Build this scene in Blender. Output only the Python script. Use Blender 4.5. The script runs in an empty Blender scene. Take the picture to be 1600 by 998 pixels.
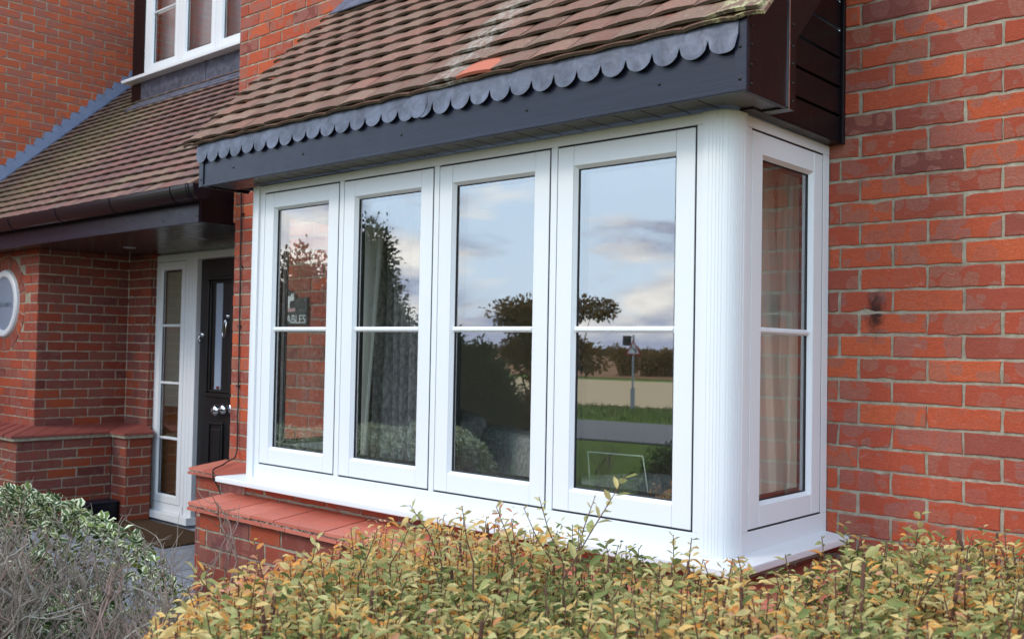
import bpy, math, random
import numpy as np
from mathutils import Vector, Matrix
random.seed(7)
rng = np.random.default_rng(11)
R = math.radians
scene = bpy.context.scene
col = scene.collection

# ------------------------------------------------------------------ camera
CAM_F, YAW, PITCH, ROLL = 1545.2, R(41.869), R(1.717), R(1.061)
CAM = Vector((1.461, -2.5775, 1.5154))
fw = Vector((-math.sin(YAW)*math.cos(PITCH), math.cos(YAW)*math.cos(PITCH), math.sin(PITCH)))
rt = Vector((math.cos(YAW), math.sin(YAW), 0)); up = rt.cross(fw)
c_, s_ = math.cos(ROLL), math.sin(ROLL)
r2 = c_*rt + s_*up; u2 = -s_*rt + c_*up
cam_d = bpy.data.cameras.new('camera'); cam = bpy.data.objects.new('camera', cam_d); col.objects.link(cam)
cam.matrix_world = Matrix(((r2.x, u2.x, -fw.x, CAM.x), (r2.y, u2.y, -fw.y, CAM.y), (r2.z, u2.z, -fw.z, CAM.z), (0, 0, 0, 1)))
cam_d.sensor_width = 36; cam_d.lens = CAM_F/1600*36
cam_d.clip_start = .05; cam_d.clip_end = 3000
cam_d.dof.use_dof = True; cam_d.dof.focus_distance = 3.15; cam_d.dof.aperture_fstop = 6.3
scene.camera = cam

# ------------------------------------------------------------------ world, sun, exposure
SUN_EL, SUN_AZ = R(38), R(200)      # azimuth measured clockwise from +Y
world = bpy.data.worlds.new('World'); scene.world = world; world.use_nodes = True
wt = world.node_tree; wt.nodes.clear()
def wn(t, **k):
    n = wt.nodes.new(t)
    for a, b in k.items(): setattr(n, a, b)
    return n
sky = wn('ShaderNodeTexSky', sky_type='NISHITA', sun_disc=False, sun_elevation=SUN_EL, sun_rotation=SUN_AZ, air_density=1.0, dust_density=1.6, ozone_density=1.2)
tcw = wn('ShaderNodeTexCoord'); mpw = wn('ShaderNodeMapping'); mpw.inputs['Scale'].default_value = (3.4, 3.4, 10)
mpw.inputs['Location'].default_value = (3.1, 0.4, .15)
n1 = wn('ShaderNodeTexNoise'); n1.inputs['Scale'].default_value = 1.5; n1.inputs['Detail'].default_value = 8; n1.inputs['Roughness'].default_value = .55; n1.inputs['Distortion'].default_value = .35
n2 = wn('ShaderNodeTexNoise'); n2.inputs['Scale'].default_value = 2.6; n2.inputs['Detail'].default_value = 5
sepw = wn('ShaderNodeSeparateXYZ')
elev = wn('ShaderNodeMapRange'); elev.inputs['From Min'].default_value = .0; elev.inputs['From Max'].default_value = .30
elev.inputs['To Min'].default_value = .165; elev.inputs['To Max'].default_value = -.15
addm = wn('ShaderNodeMath', operation='ADD')
cr = wn('ShaderNodeValToRGB'); cr.color_ramp.elements[0].position = .50; cr.color_ramp.elements[1].position = .60
ccol = wn('ShaderNodeValToRGB'); e = ccol.color_ramp.elements
e[0].position = .40; e[0].color = (22, 21.6, 20.4, 1); e[1].position = .62; e[1].color = (8.2, 9.4, 12.6, 1)
pale = wn('ShaderNodeMix', data_type='RGBA'); pale.inputs[0].default_value = .78; pale.inputs[7].default_value = (15.4, 20.2, 25.6, 1)
mixw = wn('ShaderNodeMix', data_type='RGBA')
bg = wn('ShaderNodeBackground'); bg.inputs['Strength'].default_value = .13
ow = wn('ShaderNodeOutputWorld')
L = wt.links.new
L(tcw.outputs['Generated'], mpw.inputs[0]); L(mpw.outputs[0], n1.inputs['Vector']); L(mpw.outputs[0], n2.inputs['Vector'])
L(tcw.outputs['Generated'], sepw.inputs[0]); L(sepw.outputs['Z'], elev.inputs['Value'])
L(n1.outputs['Fac'], addm.inputs[0]); L(elev.outputs[0], addm.inputs[1]); L(addm.outputs[0], cr.inputs[0])
L(n2.outputs['Fac'], ccol.inputs[0]); L(sky.outputs[0], pale.inputs[6]); L(pale.outputs[2], mixw.inputs[6]); L(ccol.outputs[0], mixw.inputs[7]); L(cr.outputs[0], mixw.inputs[0])
L(mixw.outputs[2], bg.inputs[0]); L(bg.outputs[0], ow.inputs[0])
sl = bpy.data.lights.new('sun', 'SUN'); sl.energy = 1.5; sl.angle = R(14); sl.color = (1, .88, .72)
so = bpy.data.objects.new('sun', sl); col.objects.link(so)
sd = Vector((math.sin(SUN_AZ)*math.cos(SUN_EL), math.cos(SUN_AZ)*math.cos(SUN_EL), math.sin(SUN_EL)))
so.rotation_euler = sd.to_track_quat('Z', 'Y').to_euler(); so.location = (0, -20, 20)
scene.view_settings.view_transform = 'Standard'; scene.view_settings.look = 'None'
scene.view_settings.exposure = -0.18; scene.view_settings.gamma = 1
scene.render.engine = 'CYCLES'
scene.cycles.max_bounces = 10; scene.cycles.transparent_max_bounces = 24; scene.cycles.glossy_bounces = 5
scene.cycles.sample_clamp_indirect = 8; scene.cycles.use_denoising = True

# ------------------------------------------------------------------ material helpers
class M:
    def __init__(s, name):
        s.m = bpy.data.materials.new(name); s.m.use_nodes = True; s.t = s.m.node_tree; s.t.nodes.clear()
        s.out = s.n('ShaderNodeOutputMaterial'); s.b = s.n('ShaderNodeBsdfPrincipled'); s.l(s.b.outputs[0], s.out.inputs[0])
    def n(s, t, ins=None, **k):
        x = s.t.nodes.new(t)
        for a, b in k.items(): setattr(x, a, b)
        for a, b in (ins or {}).items():
            if hasattr(b, 'links') or isinstance(b, bpy.types.NodeSocket): s.l(b, x.inputs[a])
            else: x.inputs[a].default_value = b
        return x
    def l(s, a, b): s.t.links.new(a, b)
    def noise(s, vec, scale, detail=4, rough=.55, dist=0):
        return s.n('ShaderNodeTexNoise', {'Vector': vec, 'Scale': scale, 'Detail': detail, 'Roughness': rough, 'Distortion': dist}).outputs['Fac']
    def obj(s): return s.n('ShaderNodeTexCoord').outputs['Object']
    def mapping(s, vec, scale=(1, 1, 1), loc=(0, 0, 0), rot=(0, 0, 0)):
        return s.n('ShaderNodeMapping', {'Vector': vec, 'Scale': scale, 'Location': loc, 'Rotation': rot}).outputs[0]
    def ramp(s, fac, stops, interp='LINEAR'):
        r = s.n('ShaderNodeValToRGB', {'Fac': fac}); cr = r.color_ramp; cr.interpolation = interp
        while len(cr.elements) < len(stops): cr.elements.new(.5)
        for el, (p, c) in zip(cr.elements, stops):
            el.position = p; el.color = (c, c, c, 1) if isinstance(c, (int, float)) else (*c, 1)
        return r.outputs[0]
    def mix(s, fac, a, b, blend='MIX'):
        x = s.n('ShaderNodeMix', data_type='RGBA', blend_type=blend)
        for i, v in ((0, fac), (6, a), (7, b)):
            if isinstance(v, bpy.types.NodeSocket): s.l(v, x.inputs[i])
            elif i == 0: x.inputs[0].default_value = v
            else: x.inputs[i].default_value = (*v, 1) if len(v) == 3 else v
        return x.outputs[2]
    def math(s, op, a, b=0, clamp=False):
        x = s.n('ShaderNodeMath', operation=op, use_clamp=clamp)
        for i, v in ((0, a), (1, b)):
            if isinstance(v, bpy.types.NodeSocket): s.l(v, x.inputs[i])
            else: x.inputs[i].default_value = v
        return x.outputs[0]
    def set(s, color=None, rough=None, spec=None, metal=None, bump=None, dist=.001, strength=1.0, coat=None):
        b = s.b.inputs
        for k, v in (('Base Color', color), ('Roughness', rough), ('Specular IOR Level', spec), ('Metallic', metal), ('Coat Weight', coat)):
            if v is None: continue
            if isinstance(v, bpy.types.NodeSocket): s.l(v, b[k])
            elif k == 'Base Color': b[k].default_value = (*v, 1)
            else: b[k].default_value = v
        if bump is not None:
            bp = s.n('ShaderNodeBump', {'Height': bump, 'Distance': dist, 'Strength': strength}); s.l(bp.outputs[0], b['Normal'])
        return s.m

MAT = {}
def brick_mat(name, purple=0.0, dark=1.0, soot=False, bright=0.0):
    m = M(name)
    a = m.n('ShaderNodeAttribute', attribute_name='bcol', attribute_type='GEOMETRY')
    sep = m.n('ShaderNodeSeparateColor', {'Color': a.outputs['Color']})
    r1, r2_, r3 = sep.outputs[0], sep.outputs[1], sep.outputs[2]
    uv = m.n('ShaderNodeUVMap', uv_map='UVMap').outputs[0]
    o = m.obj()
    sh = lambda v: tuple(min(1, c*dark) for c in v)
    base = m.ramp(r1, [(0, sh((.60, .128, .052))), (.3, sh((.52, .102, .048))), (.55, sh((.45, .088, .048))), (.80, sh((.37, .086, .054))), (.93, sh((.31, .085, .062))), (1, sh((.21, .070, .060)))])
    if purple: base = m.mix(m.math('MULTIPLY', m.ramp(r2_, [(.2, 0.0), (.75, 1.0)]), purple), base, (.20, .085, .085))
    if bright: base = m.mix(bright, base, (.76, .17, .06))
    # kiss marks: greyer patches where bricks touched in the kiln, blobs in the brick's own space
    off = m.n('ShaderNodeCombineXYZ', {'X': m.math('MULTIPLY', r3, 37.0), 'Y': m.math('MULTIPLY', r1, 53.0), 'Z': 0.0}).outputs[0]
    uvo = m.n('ShaderNodeVectorMath', {0: uv, 1: off}, operation='ADD').outputs[0]
    wob = m.n('ShaderNodeTexNoise', {'Vector': uvo, 'Scale': 22.0, 'Detail': 2.0}).outputs['Color']
    wv = m.n('ShaderNodeVectorMath', {0: wob, 1: (.5, .5, .5)}, operation='SUBTRACT').outputs[0]
    wv = m.n('ShaderNodeVectorMath', {0: wv, 'Scale': .034}, operation='SCALE').outputs[0]
    uvd = m.n('ShaderNodeVectorMath', {0: uvo, 1: wv}, operation='ADD').outputs[0]
    vo = m.n('ShaderNodeTexVoronoi', {'Vector': uvd, 'Scale': 12.5, 'Randomness': .8}, voronoi_dimensions='2D', distance='MINKOWSKI')
    vo.inputs['Exponent'].default_value = 3.2
    cellr = m.n('ShaderNodeSeparateColor', {'Color': vo.outputs['Color']}).outputs[0]
    thr = m.math('ADD', m.math('MULTIPLY', cellr, .62), m.math('MULTIPLY', r2_, .30))
    d = m.math('SUBTRACT', thr, vo.outputs['Distance'])
    blob = m.ramp(d, [(.10, 0.0), (.145, 1.0)])
    rim = m.ramp(d, [(.09, 0.0), (.13, 1.0), (.19, 0.0)])
    blob = m.math('MULTIPLY', blob, m.ramp(sep.outputs[1], [(.10, .15), (.40, .85)]))
    blob = m.math('MULTIPLY', blob, m.ramp(m.noise(o, 75, 5, .75), [(.30, .35), (.55, 1.0)]))
    c1 = m.mix(blob, base, m.mix(r3, sh((.37, .155, .105)), sh((.33, .135, .115))))
    c1 = m.mix(m.math('MULTIPLY', rim, .25), c1, sh((.42, .19, .15)))
    # creasing, specks, bloom
    fine = m.noise(m.mapping(o, (1, 1, 2.2)), 160, 6, .7)
    c2 = m.mix(m.ramp(fine, [(.32, .60), (.66, 0.0)]), c1, sh((.19, .045, .030)))
    sp = m.noise(o, 330, 2, .5)
    c2 = m.mix(m.ramp(sp, [(.68, 0.0), (.78, .55)]), c2, (.52, .33, .25))
    bl = m.noise(m.mapping(o, (3, 3, 7)), 5.5, 8, .72)
    c2 = m.mix(m.ramp(bl, [(.60, 0.0), (.78, .34)]), c2, (.66, .48, .42))
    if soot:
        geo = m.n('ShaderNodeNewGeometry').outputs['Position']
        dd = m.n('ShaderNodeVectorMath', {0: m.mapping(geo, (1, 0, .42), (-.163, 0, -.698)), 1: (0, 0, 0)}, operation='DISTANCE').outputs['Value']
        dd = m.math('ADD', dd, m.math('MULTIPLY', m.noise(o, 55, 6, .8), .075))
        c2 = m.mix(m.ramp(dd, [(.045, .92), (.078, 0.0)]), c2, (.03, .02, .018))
    m.set(c2, .92, .08, bump=m.math('ADD', m.math('MULTIPLY', fine, .8), m.noise(m.mapping(o, (1, 1, 1.6)), 38, 5, .7)), dist=.003, strength=.9)
    return m.m
MAT['brick'] = brick_mat('brick_main', soot=True)
MAT['brick_plinth'] = brick_mat('brick_plinth', purple=.85, dark=.92)
MAT['brick_porch'] = brick_mat('brick_porch', purple=.5, dark=.66)  # darker copy of the brick, shade under the porch put into its colour
MAT['brick_round'] = brick_mat('brick_round', purple=.3, dark=.92)
MAT['brick_upper'] = brick_mat('brick_upper', bright=.42)

m = M('mortar'); o = m.obj()
c = m.ramp(m.noise(o, 28, 6, .7), [(.25, (.20, .165, .115)), (.5, (.38, .33, .245)), (.8, (.58, .52, .41))])
MAT['mortar'] = m.set(m.mix(m.ramp(m.noise(o, 260, 3), [(.3, .5), (.6, 0.0)]), c, (.24, .19, .15)), .95, .1, bump=m.noise(o, 190, 5, .7), dist=.003)

m = M('mortar_dirty'); o = m.obj()
MAT['mortar_dirty'] = m.set(m.mix(m.ramp(m.noise(o, 85, 5, .8), [(.46, 0.0), (.56, 1.0)]), (.085, .070, .045), (.50, .47, .40)), .95, .1, bump=m.noise(o, 150, 5), dist=.003)

m = M('white_upvc'); o = m.obj()
g = m.noise(m.mapping(o, (30, 30, 2.2)), 7, 5, .6)
MAT['white'] = m.set(m.mix(m.ramp(m.noise(o, 3.2, 4), [(.35, 0.0), (.8, .25)]), (.735, .735, .742), (.67, .675, .69)), .36, .4, bump=g, dist=.0007, strength=.55)
m = M('white_upvc_horizontal'); o = m.obj()
g = m.noise(m.mapping(o, (2.2, 2.2, 30)), 7, 5, .6)
MAT['white_h'] = m.set(m.mix(m.ramp(m.noise(o, 3.2, 4), [(.35, 0.0), (.8, .25)]), (.735, .735, .742), (.67, .675, .69)), .36, .4, bump=g, dist=.0007, strength=.55)
m = M('gasket'); MAT['black'] = m.set((.010, .011, .014), .55)
m = M('spacer'); MAT['spacer'] = m.set((.45, .46, .48), .4, metal=.6)

def dark_mat(name, base, vert=False, rough=.34):
    m = M(name); o = m.obj()
    sc_ = (34, 34, 1.6) if vert else (1.6, 34, 34)
    g = m.noise(m.mapping(o, sc_), 6, 6, .65)
    cc = m.mix(m.ramp(m.noise(m.mapping(o, sc_), 2.1, 4), [(.3, 0.0), (.75, .6)]), base, tuple(x*1.9 for x in base))
    return m.set(cc, m.ramp(m.noise(o, 14, 5), [(.3, rough-.08), (.8, rough+.08)]), (.20 if vert else .30), bump=g, dist=.0009, strength=.5)
MAT['dark'] = dark_mat('dark_woodgrain_board', (.010, .011, .022))  # same boards as the upright copy, blue sky reflection tinted into the base
MAT['dark_v'] = dark_mat('dark_woodgrain_upright', (.0065, .0038, .0048), True)
MAT['soffit'] = dark_mat('dark_soffit', (.020, .013, .014), rough=.22)
m = M('dark_gutter'); MAT['gutter'] = m.set((.007, .007, .012), .24, .28)

m = M('lead'); o = m.obj()
MAT['lead'] = m.set(m.mix(m.ramp(m.noise(o, 16, 7, .65, .6), [(.36, 0.0), (.68, .9)]), (.050, .055, .080), (.135, .145, .20)),
                    m.ramp(m.noise(o, 22, 5), [(.3, .38), (.7, .62)]), .5, metal=.15, bump=m.noise(o, 13, 5), dist=.006, strength=.6)

m = M('lead_pale'); o = m.obj()
MAT['lead_pale'] = m.set(m.mix(m.noise(o, 9, 6, .65), (.14, .17, .27), (.26, .30, .42)), .6, .4, bump=m.noise(o, 13, 5), dist=.004)

def tile_mat(name, stops, lichen, moss=None, streak=False):
    m = M(name); o = m.obj()
    a = m.n('ShaderNodeAttribute', attribute_name='bcol', attribute_type='GEOMETRY')
    sep = m.n('ShaderNodeSeparateColor', {'Color': a.outputs['Color']})
    c = m.ramp(sep.outputs[0], stops)
    c = m.mix(m.ramp(m.noise(o, 9, 6, .7), [(.35, 0.0), (.7, .55)]), c, (.21, .165, .125))
    c = m.mix(m.ramp(m.noise(o, 70, 5, .75), [(.35, .5), (.6, 0.0)]), c, (.12, .08, .06))
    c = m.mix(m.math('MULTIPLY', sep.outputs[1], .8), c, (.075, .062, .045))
    c = m.mix(m.math('MULTIPLY', m.ramp(m.noise(o, 38, 7, .8, .4), [(.60, 0.0), (.66, 1.0)]), lichen), c, (.42, .40, .31))
    if moss:
        geo = m.n('ShaderNodeNewGeometry').outputs['Position']
        d = m.n('ShaderNodeVectorMath', {0: m.mapping(geo, (.42, .25, .25), moss), 1: (0, 0, 0)}, operation='DISTANCE').outputs['Value']
        k = m.math('MULTIPLY', m.ramp(d, [(.12, .65), (.48, 0.0)]), m.ramp(m.noise(o, 6, 5), [(.3, .2), (.6, 1.0)]))
        c = m.mix(k, c, (.17, .150, .075))
    if streak:   # a lighter run of lichen down the slope
        geo = m.n('ShaderNodeSeparateXYZ', {0: m.n('ShaderNodeNewGeometry').outputs['Position']})
        line = m.math('ABSOLUTE', m.math('ADD', geo.outputs[0], 1.02))
        k = m.math('MULTIPLY', m.ramp(line, [(.02, 1.0), (.13, 0.0)]), m.ramp(m.noise(m.mapping(o, (2.4, 1, 1)), 26, 7, .8), [(.46, 0.0), (.56, 1.0)]))
        c = m.mix(m.math('MULTIPLY', k, .7), c, (.44, .43, .37))
        k2 = m.math('MULTIPLY', m.ramp(geo.outputs[0], [(0.0, 0.0), (.08, 1.0)]), m.ramp(m.noise(o, 24, 6, .8), [(.50, 0.0), (.58, 1.0)]))
        c = m.mix(k2, c, (.48, .44, .24))
        c = m.mix(m.math('GREATER_THAN', sep.outputs[2], .995), c, (.50, .155, .10))
    return m.set(c, .95, .08, bump=m.noise(o, 120, 6, .7), dist=.003)
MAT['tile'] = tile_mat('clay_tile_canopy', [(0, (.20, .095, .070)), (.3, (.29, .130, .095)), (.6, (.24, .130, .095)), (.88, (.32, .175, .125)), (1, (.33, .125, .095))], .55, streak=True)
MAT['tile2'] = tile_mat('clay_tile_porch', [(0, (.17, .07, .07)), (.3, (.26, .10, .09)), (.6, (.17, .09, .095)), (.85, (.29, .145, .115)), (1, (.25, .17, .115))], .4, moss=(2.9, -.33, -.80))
m = M('quarry_tile'); o = m.obj()
a = m.n('ShaderNodeAttribute', attribute_name='bcol', attribute_type='GEOMETRY'); sp_ = m.n('ShaderNodeSeparateColor', {'Color': a.outputs['Color']})
c = m.ramp(sp_.outputs[0], [(0, (.42, .095, .060)), (.5, (.55, .140, .088)), (1, (.60, .175, .115))])
c = m.mix(m.ramp(m.noise(o, 18, 7, .75), [(.42, 0.0), (.75, .55)]), c, (.30, .13, .10))
MAT['quarry'] = m.set(c, .55, .4, bump=m.noise(o, 90, 4), dist=.001)
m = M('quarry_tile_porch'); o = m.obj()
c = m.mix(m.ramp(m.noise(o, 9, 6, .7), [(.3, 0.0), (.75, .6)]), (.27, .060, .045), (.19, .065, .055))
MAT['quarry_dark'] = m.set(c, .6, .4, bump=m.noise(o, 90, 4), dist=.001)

def glass_mat(name, r0, tint=(1, 1, 1)):
    m = M(name); m.t.nodes.remove(m.b)
    geo = m.n('ShaderNodeNewGeometry')
    dot = m.n('ShaderNodeVectorMath', {0: geo.outputs['Incoming'], 1: geo.outputs['True Normal']}, operation='DOT_PRODUCT').outputs['Value']
    cth = m.math('ABSOLUTE', dot)
    p = m.math('POWER', m.math('SUBTRACT', 1.0, cth, True), 5.0)
    f = m.math('ADD', r0, m.math('MULTIPLY', p, 1-r0), True)
    tr = m.n('ShaderNodeBsdfTransparent', {'Color': (*tint, 1)}); gl = m.n('ShaderNodeBsdfGlossy', {'Roughness': .0, 'Color': (1, 1, 1, 1)})
    o = m.obj()
    bp = m.n('ShaderNodeBump', {'Height': m.noise(o, 2.2, 1), 'Distance': .0003, 'Strength': .3}); m.l(bp.outputs[0], gl.inputs['Normal'])
    mx = m.n('ShaderNodeMixShader'); m.l(f, mx.inputs[0]); m.l(tr.outputs[0], mx.inputs[1]); m.l(gl.outputs[0], mx.inputs[2]); m.l(mx.outputs[0], m.out.inputs[0])
    return m.m
MAT['glass'] = glass_mat('window_glass', .29, (.99, 1, 1))
MAT['glass_in'] = glass_mat('window_glass_inner', .04, (.98, 1, .99))
m = M('white_upvc_smooth'); MAT['white_s'] = m.set((.735, .735, .742), .36, .4)
m = M('frosted'); MAT['frosted'] = m.set((.30, .35, .44), .35, .5)
m = M('frosted_blue'); MAT['frosted_round'] = m.set((.25, .31, .40), .15, .6)
m = M('chrome'); MAT['chrome'] = m.set((.75, .76, .78), .12, metal=1)
m = M('painted_inside'); MAT['cream_wall'] = m.set((.62, .58, .50), .9, bump=m.noise(m.obj(), 60, 3), dist=.0005)
m = M('floor_wood'); o = m.obj(); MAT['floor_wood'] = m.set(m.mix(m.noise(m.mapping(o, (1, 12, 1)), 2, 5), (.30, .17, .08), (.42, .26, .13)), .4)
m = M('hall_tan'); o = m.obj(); MAT['tan'] = m.set(m.mix(m.ramp(m.n('ShaderNodeTexWave', {'Vector': m.mapping(o, (0, 0, 1)), 'Scale': 7.0, 'Distortion': .3}).outputs['Fac'], [(.0, 0.0), (.12, 1.0)]), (.45, .28, .13), (.78, .52, .27)), .6)
m = M('hall_blind'); o = m.obj(); MAT['blind'] = m.set(m.mix(m.noise(o, 3), (.70, .68, .62), (.82, .80, .74)), .8)
m = M('curtain_cream'); o = m.obj(); MAT['cream'] = m.set(m.mix(m.noise(m.mapping(o, (8, 8, .6)), 3), (.84, .82, .74), (.94, .93, .87)), .9, .1)
m = M('curtain_taupe'); o = m.obj(); MAT['taupe'] = m.set(m.mix(m.ramp(m.noise(m.mapping(o, (3, 3, 1.5)), 22, 5, .7), [(.4, 0.0), (.6, 1.0)]), (.46, .43, .42), (.86, .83, .81)), .7, .2)
m = M('net_blind'); MAT['net'] = m.set(m.mix(m.noise(m.mapping(m.obj(), (4, 4, .5)), 3), (.34, .33, .36), (.46, .44, .46)), .8)
m = M('sofa'); o = m.obj(); MAT['sofa'] = m.set(m.mix(m.ramp(m.noise(o, 40, 5, .75), [(.42, 0.0), (.6, .8)]), (.42, .45, .46), (.74, .76, .74)), .9, .1, bump=m.noise(o, 90, 4), dist=.002)
m = M('table_wood'); MAT['wood'] = m.set((.30, .14, .05), .35)
m = M('slate'); o = m.obj(); MAT['slate'] = m.set(m.mix(m.noise(o, 25, 5), (.018, .022, .025), (.045, .052, .056)), .5, bump=m.noise(o, 30, 5), dist=.002)
m = M('white_paint'); MAT['paint'] = m.set((.75, .75, .72), .5)
m = M('pink_paint'); MAT['pink'] = m.set((.55, .32, .32), .6)
m = M('grey_text'); MAT['greytext'] = m.set((.14, .17, .22), .5)
m = M('acrylic_edge'); MAT['acrylic'] = m.set((.62, .68, .62), .2, .6)
m = M('lamp_ring'); MAT['lampring'] = m.set((.35, .33, .32), .3, metal=.8)
m = M('cable'); MAT['cable'] = m.set((.012, .012, .013), .5)
m = M('door_black'); o = m.obj()
MAT['door'] = m.set((.006, .006, .007), m.ramp(m.noise(m.mapping(o, (30, 30, 1.4)), 3, 5), [(.3, .28), (.7, .5)]), .5, bump=m.noise(m.mapping(o, (26, 26, 1.5)), 6, 6, .7), dist=.0016, strength=.9)
m = M('door_mat'); o = m.obj(); MAT['mat'] = m.set(m.mix(m.noise(o, 60, 6, .8), (.028, .017, .010), (.16, .095, .055)), .98, .05, bump=m.noise(o, 240, 3), dist=.01)
m = M('paving'); o = m.obj()
c = m.ramp(m.noise(o, 7, 7, .7), [(.3, (.20, .205, .23)), (.7, (.34, .35, .39))])
bt = m.n('ShaderNodeTexBrick', {'Vector': o, 'Scale': 1.0, 'Mortar Size': .006, 'Brick Width': .6, 'Row Height': .6, 'Color1': (1, 1, 1, 1), 'Color2': (.85, .85, .85, 1), 'Mortar': (.3, .28, .25, 1)})
MAT['paving'] = m.set(m.mix(1.0, c, bt.outputs['Color'], 'MULTIPLY'), .85, .3, bump=m.noise(o, 60, 5), dist=.003)
m = M('soil'); o = m.obj(); MAT['soil'] = m.set(m.ramp(m.noise(o, 30, 6, .7), [(.3, (.025, .017, .012)), (.7, (.085, .06, .04))]), .95, .1, bump=m.noise(o, 30, 6), dist=.03)
m = M('lawn'); o = m.obj()
MAT['lawn'] = m.set(m.mix(m.noise(o, 1.3, 6, .7), m.mix(m.noise(o, 60, 4), (.06, .11, .012), (.18, .28, .04)), (.15, .20, .04)), .95, .1, bump=m.noise(o, 90, 5), dist=.04)
m = M('asphalt'); o = m.obj(); MAT['asphalt'] = m.set(m.mix(m.noise(o, .5, 5), m.mix(m.noise(o, 120, 3), (.075, .070, .070), (.16, .15, .15)), (.17, .155, .15)), .85, .3)
m = M('stubble'); o = m.obj(); MAT['stubble'] = m.set(m.mix(m.noise(m.mapping(o, (.3, 3, 1)), 1.5, 6, .7), (.42, .28, .14), (.68, .50, .30)), .95, .05)
m = M('ploughed'); o = m.obj(); MAT['ploughed'] = m.set(m.mix(m.noise(m.mapping(o, (.1, 2, 1)), .8, 6), (.24, .11, .055), (.34, .17, .09)), .95, .05)
m = M('bark'); o = m.obj(); MAT['bark'] = m.set(m.mix(m.noise(m.mapping(o, (1, 1, .4)), 60, 5), (.055, .04, .03), (.16, .13, .10)), .9, .2, bump=m.noise(o, 90, 4), dist=.003)
m = M('twig_grey'); o = m.obj(); MAT['twig'] = m.set(m.mix(m.noise(o, 35, 5), (.085, .062, .048), (.36, .29, .235)), .85, .2)
m = M('twig_pink'); o = m.obj(); MAT['twig2'] = m.set(m.mix(m.noise(o, 35, 5), (.13, .075, .06), (.36, .25, .20)), .85, .2)
m = M('old_wood'); o = m.obj(); MAT['oldwood'] = m.set(m.mix(m.noise(o, 28, 5), (.14, .115, .09), (.46, .41, .35)), .85, .2)
m = M('stem_red'); o = m.obj(); MAT['stem'] = m.set(m.mix(m.noise(o, 35, 5), (.06, .028, .02), (.20, .10, .07)), .8, .2)
m = M('sign_red'); MAT['red'] = m.set((.45, .02, .025), .4)
m = M('sign_grey'); MAT['signgrey'] = m.set((.30, .31, .33), .5)
m = M('sign_face'); MAT['signface'] = m.set((.62, .63, .66), .4)

def leaf_mat(name, stops, trans=.35, rough=.5, varieg=None, tint=None):
    m = M(name)
    a = m.n('ShaderNodeAttribute', attribute_name='bcol', attribute_type='GEOMETRY')
    sep = m.n('ShaderNodeSeparateColor', {'Color': a.outputs['Color']})
    c = m.ramp(sep.outputs[0], stops)
    o = m.obj()
    uv = m.n('ShaderNodeSeparateXYZ', {0: m.n('ShaderNodeUVMap', uv_map='UVMap').outputs[0]})
    ax = m.math('ABSOLUTE', uv.outputs[1])
    if varieg:
        e_ = m.math('ADD', ax, m.math('MULTIPLY', m.math('SUBTRACT', m.noise(o, 90, 3), .5), .9))
        e_ = m.math('ADD', e_, m.math('MULTIPLY', m.math('SUBTRACT', sep.outputs[1], .5), .5))
        c = m.mix(m.ramp(e_, [(.50, 0.0), (.62, 1.0)]), c, varieg)
    else:
        c = m.mix(m.ramp(ax, [(.0, .35), (.12, 0.0)]), c, (.45, .38, .16))
        c = m.mix(m.math('MULTIPLY', m.ramp(m.noise(o, 70, 4, .7), [(.5, 0.0), (.7, 1.0)]), .45), c, tint or (.32, .14, .06))
    m.set(c, rough, .18)
    tl = m.n('ShaderNodeBsdfTranslucent'); m.l(c, tl.inputs[0])
    mx = m.n('ShaderNodeMixShader', {0: trans}); m.l(m.b.outputs[0], mx.inputs[1]); m.l(tl.outputs[0], mx.inputs[2]); m.l(mx.outputs[0], m.out.inputs[0])
    return m.m
MAT['leaf_hedge'] = leaf_mat('hedge_leaf', [(0, (.11, .15, .045)), (.14, (.26, .31, .10)), (.30, (.46, .46, .18)), (.46, (.70, .58, .26)), (.60, (.84, .60, .24)), (.75, (.88, .47, .12)), (.88, (.84, .31, .07)), (1, (.78, .40, .26))], .42, .6)
MAT['leaf_euo'] = leaf_mat('variegated_leaf', [(0, (.035, .065, .025)), (.5, (.075, .125, .045)), (.85, (.13, .19, .06)), (1, (.28, .34, .06))], .2, .42, varieg=(.78, .77, .52))
MAT['leaf_dark'] = leaf_mat('evergreen_leaf', [(0, (.018, .030, .014)), (.6, (.035, .055, .022)), (1, (.075, .10, .035))], .15, .7, tint=(.03, .04, .02))
MAT['leaf_oak'] = leaf_mat('autumn_leaf', [(0, (.07, .06, .02)), (.5, (.15, .085, .025)), (.8, (.24, .12, .03)), (1, (.30, .17, .05))], .3, .5)
MAT['leaf_grass'] = leaf_mat('grass_blade', [(0, (.05, .09, .02)), (.7, (.11, .17, .04)), (1, (.25, .22, .09))], .2, .6)
MAT['leaf_haw'] = leaf_mat('hawthorn_leaf', [(0, (.10, .075, .03)), (.5, (.24, .15, .055)), (1, (.36, .23, .09))], .2, .6)
MAT['leaf_scrub'] = leaf_mat('scrub_leaf', [(0, (.08, .05, .025)), (.5, (.15, .09, .04)), (1, (.24, .15, .07))], .2, .6)

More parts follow.
